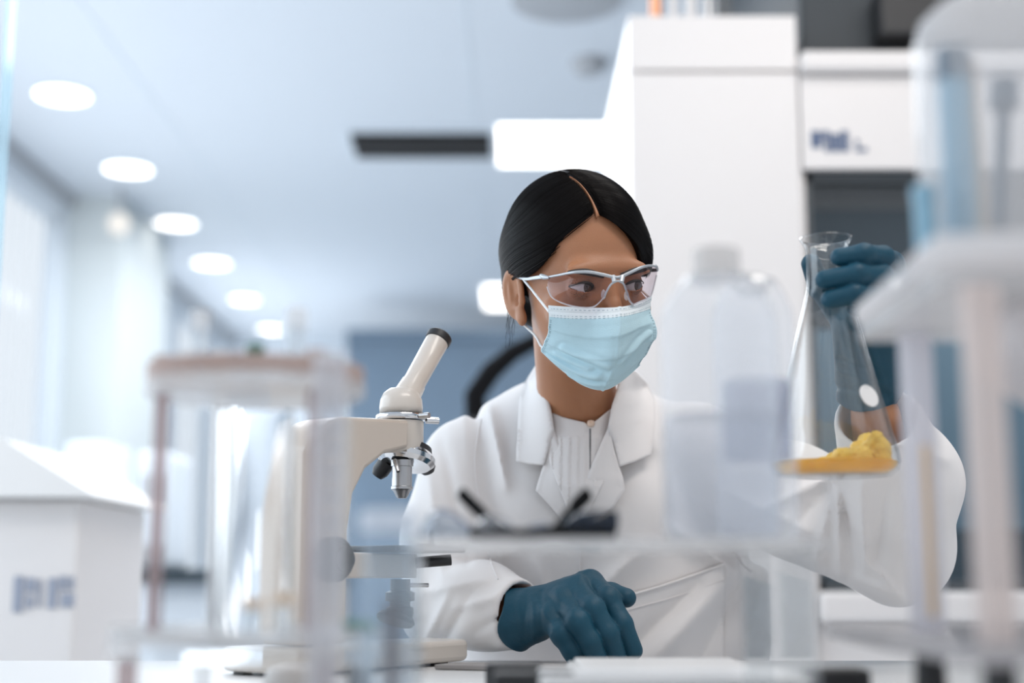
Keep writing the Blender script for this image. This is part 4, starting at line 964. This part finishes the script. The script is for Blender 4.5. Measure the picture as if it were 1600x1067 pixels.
def bottle(px, y, label, r, zs, capz, content=None):
    c = at(px, 860, y); c[2] = SZ; t = thing('plastic_bottle', label, 'bottle', tuple(c), 'clear bottles on the riser')
    z0 = SZ + .0005; zt = at(px, zs, y)[2]; ct = at(px, capz[0], y)[2]; cb = at(px, capz[1], y)[2]
    h = zt - z0; rn = capz[2] - .002
    MB().lathe([(.0005, 0), (r * .9, 0), (r, .006), (r, h * .98), (r * .97, h + .004), (r * .82, h + .014), (r * .6, h + .024), (rn, cb - z0 - .004), (rn, cb - z0 + .004)], (c[0], c[1], z0), 56).build('bottle_body', M_bot, t, sharp=0)
    MB().lathe([(.0005, cb), (capz[2], cb), (capz[2] + .0005, cb + .002), (capz[2], ct - .001), (capz[2] - .001, ct), (.0005, ct)], (c[0], c[1], 0), 40).build('cap', clear('frosted_cap', (.9, .9, .9), haze=.55, hcol=(.80, .77, .75)), t)
    if content: MB().lathe([(.0005, .002), (r * .88, .002), (r * .96, .008), (r * .96, content), (.0005, content)], (c[0], c[1], z0), 48).build('liquid', clear('bottle_water', (.92, .93, .95), haze=.14, hcol=(.86, .88, .91), ior=1.1), t)
    return t
bottle(1130, .87, 'clear capped plastic bottle on the riser, the nearer one with the pale square cap', .0355, 495, (390, 438, .0145), .075)
b2 = bottle(1186, .955, 'round-shouldered clear bottle just behind the capped bottle on the riser', .027, 492, (430, 455, .010), None)
cc = b2.location; MB().lathe([(.0205, .055), (.0225, .058), (.0225, .106), (.020, .110)], (cc[0] + .001, cc[1], SZ), 32, cap=False).build('label', clear('grey_label', (.72, .74, .80), haze=.30, hcol=(.50, .52, .60)), b2)

# spare dark glasses lying on the riser
M_dl = clear('smoke_lens', (.16, .20, .26), rough=.05, ior=1.5)
t = thing('spare_glasses', 'dark-framed spare safety glasses lying on the clear riser', 'glasses', tuple(at(840, 838, .90)))
P_ = lambda x, y, d: tuple(at(x, y, d))
MB().tube(smoothpath([P_(738, 832, .90), P_(780, 836, .885), P_(830, 834, .88), P_(865, 830, .88), P_(905, 834, .885), P_(958, 836, .90)], 30), .0036, 8).build('brow_bar', M_jet, t)
MB().tube(smoothpath([P_(720, 770, .96), P_(745, 795, .95), P_(775, 822, .93), P_(800, 834, .90)], 20), [.0044] * 10 + [.0034] * 10, 8, flat=.6).build('temple', M_jet, t)
MB().tube(smoothpath([P_(918, 772, .97), P_(900, 790, .96), P_(882, 808, .94), P_(868, 828, .89)], 20), [.0054] * 8 + [.0034] * 12, 8, flat=.6).build('temple', M_jet, t)
def patch(name, poly, y, m, par, bulge=.006, th=.0018):
    q = np.array(poly, float); c = q.mean(0); rows = []
    for k in range(7):
        s = k / 6; rows.append([at(*(c + (p - c) * max(s, .02)), y - bulge * (1 - s * s)).tolist() for p in q] + [at(*(c + (q[0] - c) * max(s, .02)), y - bulge * (1 - s * s)).tolist()])
    return MB().grid(rows).build(name, m, par, solid=th, off=0, sharp=0)
patch('lens', [(868, 832), (880, 818), (905, 803), (935, 799), (964, 800), (966, 818), (962, 836), (915, 838)], .905, M_dl, t)
patch('lens', [(742, 832), (748, 815), (765, 806), (790, 812), (812, 832), (780, 838)], .905, clear('clear_lens_glare', (.85, .87, .9), haze=.12), t)
patch('nose_pad', [(820, 832), (830, 822), (850, 818), (866, 824), (866, 834)], .892, M_greymark, t, .002)
t2 = thing('clear_goggles', 'small clear and grey plastic goggles at the left end of the riser', 'goggles', tuple(at(695, 838, .90)))
patch('lens', [(660, 838), (664, 815), (680, 800), (704, 802), (728, 820), (738, 838)], .92, clear('goggle_plastic', (.80, .84, .88), haze=.30, hcol=(.70, .74, .80)), t2, .012)
MB().tube(smoothpath([P_(656, 836, .93), P_(676, 802, .925), P_(700, 800, .92), P_(730, 822, .92), P_(742, 838, .91)], 24), .0016, 8).build('frame', M_greymark, t2)

# ------------------------------------------------------------------ round tube rack on the left
RX, RY = -.156, .86
t = thing('tube_rack', 'round two-tier clear acrylic tube rack on the left', 'rack', (RX, RY, .9))
M_rim = mat('pinkish_beige_rim', (.62, .50, .46), .5, var=.15, vscale=30)
M_post = clear('rosy_acrylic_edge', (.86, .80, .80), haze=.45, hcol=(.55, .44, .43))
MB().lathe([(.0005, 1.094), (.064, 1.094), (.066, 1.096), (.066, 1.102), (.0005, 1.102)], (RX, RY, 0), 64).build('upper_plate', M_acr2, t)
MB().lathe([(.054, 1.1025), (.0655, 1.1025), (.0655, 1.112), (.054, 1.112), (.054, 1.1025)], (RX, RY, 0), 64, cap=False).build('upper_rim', clear('beige_acrylic_rim', (.80, .74, .70), haze=.72, hcol=(.66, .54, .50)), t)
MB().lathe([(.0005, .940), (.079, .940), (.080, .942), (.080, .949), (.0005, .949)], (RX, RY, 0), 64).build('lower_plate', M_acrl, t)
MB().lathe([(.072, .9492), (.0795, .9492), (.0795, .958), (.072, .958), (.072, .9492)], (RX, RY, 0), 64, cap=False).build('lower_rim', M_acr2, t)
for k, (ax_, ay_, m_) in enumerate([(-.054, -.012, M_post), (-.031, .046, M_acr2), (.041, -.036, M_post), (.052, .022, M_acr)]):
    MB().cyl((RX + ax_, RY + ay_, .949), (RX + ax_, RY + ay_, 1.094), .0046, seg=20).build('post', m_, t)
    MB().cyl((RX + ax_, RY + ay_, 1.1125), (RX + ax_, RY + ay_, 1.118), .006, seg=20).build('post_cap', M_rim if k in (0, 2) else M_acr2, t)
    MB().cyl((RX + ax_ * 1.25, RY + ay_ * 1.25, .90), (RX + ax_ * 1.25, RY + ay_ * 1.25, .940), .006, seg=20).build('foot', M_post if k in (0, 2) else M_acr2, t)
# glass cylinder standing inside the rack
gx, gy = RX + .001, RY + .004
t = thing('glass_cylinder', 'clear glass cylinder standing between the rack posts', 'glass cylinder', (gx, gy, .949))
MB().lathe([(.0005, .9495), (.0215, .9495), (.0225, .951), (.0225, 1.085), (.0205, 1.085), (.0205, .954), (.0005, .954)], (gx, gy, 0), 64).build('glass_wall', M_solidglass, t, sharp=50)
M_gcap = mat('green_cap', (.02, .16, .11), .4)
M_cork = mat('beige_stopper', (.72, .56, .42), .6)
M_tubeclear = clear('tube_plastic', (.95, .97, .98), haze=.36, hcol=(.84, .88, .92))
def vial(px, y, z0, z1, r, capm, label, group, capn='cap', caph=.012, fill=None):
    x = at(px, 800, y)[0]; t = thing('sample_tube', label, 'tube', (x, y, z0), group); zb = z0 + .0004
    MB().lathe([(.0005, 0), (r * .7, .001), (r, .004), (r, z1 - z0 - caph)], (x, y, zb), 28).build('tube_body', M_tubeclear, t)
    MB().lathe([(.0005, 0), (r * 1.12, 0), (r * 1.12, caph - .001), (r * .95, caph), (.0005, caph)], (x, y, z1 - caph), 28).build(capn, capm, t)
    if fill: MB().lathe([(.0005, .001), (r * .85, .003), (r * .85, fill), (.0005, fill)], (x, y, zb), 24).build('sample', M_black if capm is M_gcap else M_cork, t)
    return t
g = 'small tubes on the upper tier of the round rack'
vial(302, .852, 1.102, at(302, 486, .852)[2], .0052, M_acr2, 'slim pale tube standing at the left of the rack top', g)
vial(391, .848, 1.102, at(391, 538, .848)[2], .0050, M_gcap, 'short vial with dark green cap on the rack top', g, caph=.008)
vial(456, .852, 1.102, at(456, 482, .852)[2], .0058, M_acr2, 'tall clear tube standing at the right of the rack top', g)
vial(462, .89, 1.102, at(462, 556, .89)[2], .0052, M_cork, 'short beige-stoppered vial at the right of the rack top', g, caph=.010)
vial(330, .895, 1.102, at(330, 560, .895)[2], .0052, M_cork, 'short beige-stoppered vial behind the slim pale tube', g, caph=.009)
g = 'small tubes on the lower tier of the round rack'
vial(398, .800, .949, at(398, 934, .80)[2] , .0052, M_cork, 'little beige-capped tube at the front middle of the lower tier', g, caph=.006)
vial(446, .806, .949, at(446, 928, .806)[2], .0052, M_cork, 'little beige-capped tube right of the middle on the lower tier', g, caph=.006)
vial(566, .83, .9, at(566, 968, .83)[2], .0085, M_gcap, 'dark vial with small green cap at the foot of the rack', None, caph=.006, fill=.035)
c = (at(285, 1000, .83)[0], .83, .9495); tag(MB().lathe([(.0005, 0), (.017, 0), (.019, .003), (.019, .006), (.0165, .006), (.015, .002), (.0005, .002)], c, 40).build('metal_dish', M_chrome), 'shiny metal dish on the lower tier of the round rack', 'dish')
# tall graduated tube and front vial
x = at(513, 700, .775)[0]
t = thing('graduated_tube', 'tall milky graduated tube in front of the microscope arm', 'tube', (x, .775, .9))
MB().lathe([(.0005, 0), (.0120, 0), (.0120, .004), (.0100, .006), (.0092, .012), (.0092, at(513, 562, .775)[2] - .9), (.0112, at(513, 560, .775)[2] - .9 + .002)], (x, .775, .9), 36).build('tube_body', clear('milky_tube', (.92, .92, .93), haze=.38, hcol=(.80, .80, .83)), t)
gm = MB()
for py_ in (640, 668, 700, 738, 776, 815): 
    z = at(520, py_, .766)[2]; gm.box((x + .000, .7650, z - .0012), (x + .0058, .7658, z + .0012))
gm.build('graduations', M_greymark, t)
x = at(605, 900, .72)[0]; zt = at(605, 797, .72)[2]; zc = at(605, 832, .72)[2]
t = thing('capped_jar', 'clear cylinder with white cap standing nearest in front of the microscope', 'jar', (x, .72, .9))
MB().lathe([(.0005, 0), (.0132, 0), (.0140, .003), (.0140, zc - .9)], (x, .72, .9), 40).build('jar_body', clear('jar_plastic', (.90, .94, .97), haze=.20, hcol=(.74, .84, .93)), t)
MB().lathe([(.0005, 0), (.0144, 0), (.0148, .002), (.0144, zt - zc - .001), (.013, zt - zc), (.0005, zt - zc)], (x, .72, zc), 40).build('cap', clear('white_cap', (.9, .9, .9), haze=.7, hcol=(.82, .86, .92)), t)
MB().lathe([(.0005, .002), (.004, .002), (.004, .075), (.0005, .075)], (x + .003, .72, .9), 20).build('sample_rod', clear('brown_sample', (.4, .3, .3), haze=.5, hcol=(.22, .16, .15)), t)

# ------------------------------------------------------------------ acrylic stand on the right, with jar
t = thing('acrylic_stand', 'large clear acrylic stand with thick columns at the right edge', 'stand', (.33, .80, .9))
UZ = 1.147
MB().prism([(.206, .84), (.200, .655), (.46, .655), (.46, .86), (.215, .86)], UZ - .010, UZ, 'z').build('upper_plate', clear('stand_top_acrylic', (.90, .91, .92), haze=.60, hcol=(.93, .91, .91)), t, bev=.002)
MB().box((.208, .68, UZ - .022), (.450, .84, UZ - .0102)).build('upper_frame', M_acr2, t, bev=.002)
MB().box((.205, .655, .947), (.46, .94, .956)).build('lower_plate', clear('stand_base_acrylic', (.92, .92, .93), haze=.5, hcol=(.74, .71, .71)), t, bev=.002)
M_colm = clear('column_acrylic', (.90, .90, .92), haze=.66, hcol=(.92, .90, .93)); M_colp = clear('column_acrylic_warm_reflection', (.92, .86, .82), haze=.66, hcol=(.93, .85, .82))  # warm copy has an orange reflection tinted into its colour
for x_, y_, m_ in [(.234, .815, M_colm), (.226, .675, M_colp), (.430, .815, M_colm), (.430, .675, M_colp)]:
    MB().cyl((x_, y_, .9562), (x_, y_, UZ - .0222), .0095, seg=28).build('column', m_, t)
    MB().lathe([(.0005, 0), (.0105, 0), (.0095, .020), (.008, .046), (.0005, .0468)], (x_, y_, .9), 24).build('foot', M_black, t)
MB().cyl((.234, .8045, .965), (.234, .8045, 1.06), .0022, seg=12).build('painted_orange_reflection', mat('pale_amber', (.80, .58, .36), .5), t)  # amber strip painted as the orange reflection on the column
t = thing('funnel_hopper', 'pale sloping plastic hopper between the stand columns at the right edge', 'hopper', (.33, .76, 1.08))
MB().prism([(.252, UZ - .024), (.42, UZ - .024), (.42, 1.000), (.345, 1.040), (.252, 1.100)], .70, .79).build('shell', clear('hopper_plastic', (.9, .9, .9), haze=.85, hcol=(.86, .83, .83)), t, bev=.008)
JX, JY = .275, .755
t = thing('specimen_jar', 'big rounded clear jar of blue tubes on top of the stand, top right', 'jar', (JX, JY, UZ))
MB().lathe([(.0005, 0), (.046, 0), (.050, .004), (.050, .130), (.047, .144), (.038, .153), (.020, .157), (.0005, .158)], (JX, JY, UZ + .0005), 64).build('jar_wall', clear('jar_wall_plastic', (.95, .96, .97), haze=.42, hcol=(.93, .91, .91), ior=1.3), t, sharp=0)
MB().lathe([(.046, .0), (.0535, .0), (.0535, .012), (.0505, .014)], (JX, JY, UZ + .001), 64, cap=False).build('foot_ring', M_acr2, t)
M_bt = mat('pale_blue_plastic', (.26, .47, .60), .4); M_bt2 = mat('slate_plastic', (.14, .19, .24), .5)
g = 'blue tubes inside the big clear jar'
for k, (px, y_, p0, p1, r, m_, cm, lab) in enumerate([(1502, .735, 330, 78, .0085, M_bt, M_bt2, 'tall light blue tube with dark cap inside the big jar'), (1442, .722, 352, 292, .0055, M_bt, M_bt, 'short light blue tube at the left foot inside the big jar'), (1552, .765, 325, 125, .0038, M_bt2, M_bt2, 'slate grey tube leaning behind the light blue one in the jar'), (1535, .75, 330, 95, .0030, M_cork, M_cork, 'thin beige rod beside the blue tubes in the jar')]):
    a = at(px if k != 1 else 1447, p0, y_); a[2] = UZ + .0045; b = at(px + (-14 if k == 0 else 18 if k == 2 else -20 if k == 3 else 0), p1, y_); a = np.array(a); b = np.array(b)
    q = thing('blue_tube' if k < 2 else ('slate_tube' if k == 2 else 'stirring_rod'), lab, 'tube' if k < 3 else 'rod', tuple(a), g if k < 2 else None)
    MB().tube([a, a + (b - a) * .85], [r, r], 20).build('tube_body', m_, q); MB().tube([a + (b - a) * .852, b], [r * (2.2 if k == 2 else 1.12), r * (2.0 if k == 2 else 1.05)], 20).build('cap', cm, q)
for k, (px, lab, m_) in enumerate([(1545, 'dark slate block lying at the bottom of the big jar, left one', M_bt2), (1580, 'brown-black block at the bottom of the big jar, right one', mat('brown_rubber', (.10, .07, .06), .6))]):
    c = at(px, 330, .76); tag(MB().lathe([(.0005, 0), (.011, 0), (.012, .004), (.009, .014), (.0005, .018)], (c[0], c[1], UZ + .0046), 20).build('rubber_stopper', m_), lab, 'stopper')

# ------------------------------------------------------------------ low things along the bottom edge
def bx(px0, px1, y0, y1, pyt): return at(px0, 1040, y0)[0], at(px1, 1040, y0)[0], at(800, pyt, y0)[2]
x0, x1, zt = bx(905, 1190, 1.06, 1.2, 1043)
t = thing('tray', 'clear plastic tray of stacked lids in front of her hand', 'tray', ((x0 + x1) / 2, 1.12, .9))
MB().box((x0, 1.06, .9005), (x1, 1.19, zt - .012)).build('tray_base', clear('tray_plastic', (.95, .96, .96), haze=.6, hcol=(.90, .89, .88)), t, bev=.003)
MB().box((x0 - .004, 1.055, zt - .0115), (x1 + .004, 1.195, zt - .003)).build('lid', clear('lid_plastic', (.96, .96, .96), haze=.7, hcol=(.93, .92, .91)), t, bev=.003)
MB().box((x0 + .002, 1.062, zt - .0028), (x1 - .004, 1.188, zt)).build('upper_lid', clear('lid_plastic_white', (.96, .96, .96), haze=.85, hcol=(.95, .94, .93)), t, bev=.001)
x0, x1, zt = bx(848, 1262, .93, 1.0, 1058)
t = thing('slide_box', 'long pale slide box along the bottom edge of the photo', 'box', ((x0 + x1) / 2, .97, .9))
MB().box((x0, .93, .9005), (x1, 1.03, zt - .008)).build('box_body', mat('pale_plastic', (.78, .76, .75), .4), t, bev=.003)
MB().box((x0 - .002, .928, zt - .0075), (x1 + .002, 1.032, zt)).build('lid', mat('paler_plastic', (.88, .87, .86), .35), t, bev=.003)
for px0, px1, y_, pt, lab in [(758, 850, 1.10, 1038, 'black plastic block left of the clear tray'), (770, 900, .95, 1052, 'black clip lying in front of the black block'), (1265, 1362, .93, 1046, 'black bar right of the slide box')]:
    x0, x1, zt = bx(px0, px1, y_, 1, pt); b = MB().box((x0, y_, .9005), (x1, y_ + .03, zt)); tag(b.build('black_block', M_black, bev=.003), lab, 'block', 'black blocks along the bottom edge')
x0, x1, zt = bx(738, 900, 1.36, 1, 1022)
tag(MB().prism([(at(690, 1, 1.40)[0], 1.37), (at(870, 1, 1.36)[0], 1.33), (at(905, 1, 1.45)[0], 1.385), (at(720, 1, 1.45)[0], 1.405)], .9005, .905, 'z').build('notepad', mat('brown_grey_cover', (.30, .28, .27), .6), bev=.001), 'thin grey-brown notepad under her right forearm', 'notepad')
c = at(464, 1052, 1.08); tag(MB().lathe([(.0005, 0), (.022, 0), (.0245, .003), (.0245, .012), (.021, .019), (.012, .022), (.0005, .0225)], (c[0], 1.08, .9005), 40).build('rounded_lid', mat('warm_grey_plastic', (.45, .42, .40), .5)), 'rounded warm-grey lid on the bench at the foot of the microscope', 'lid')
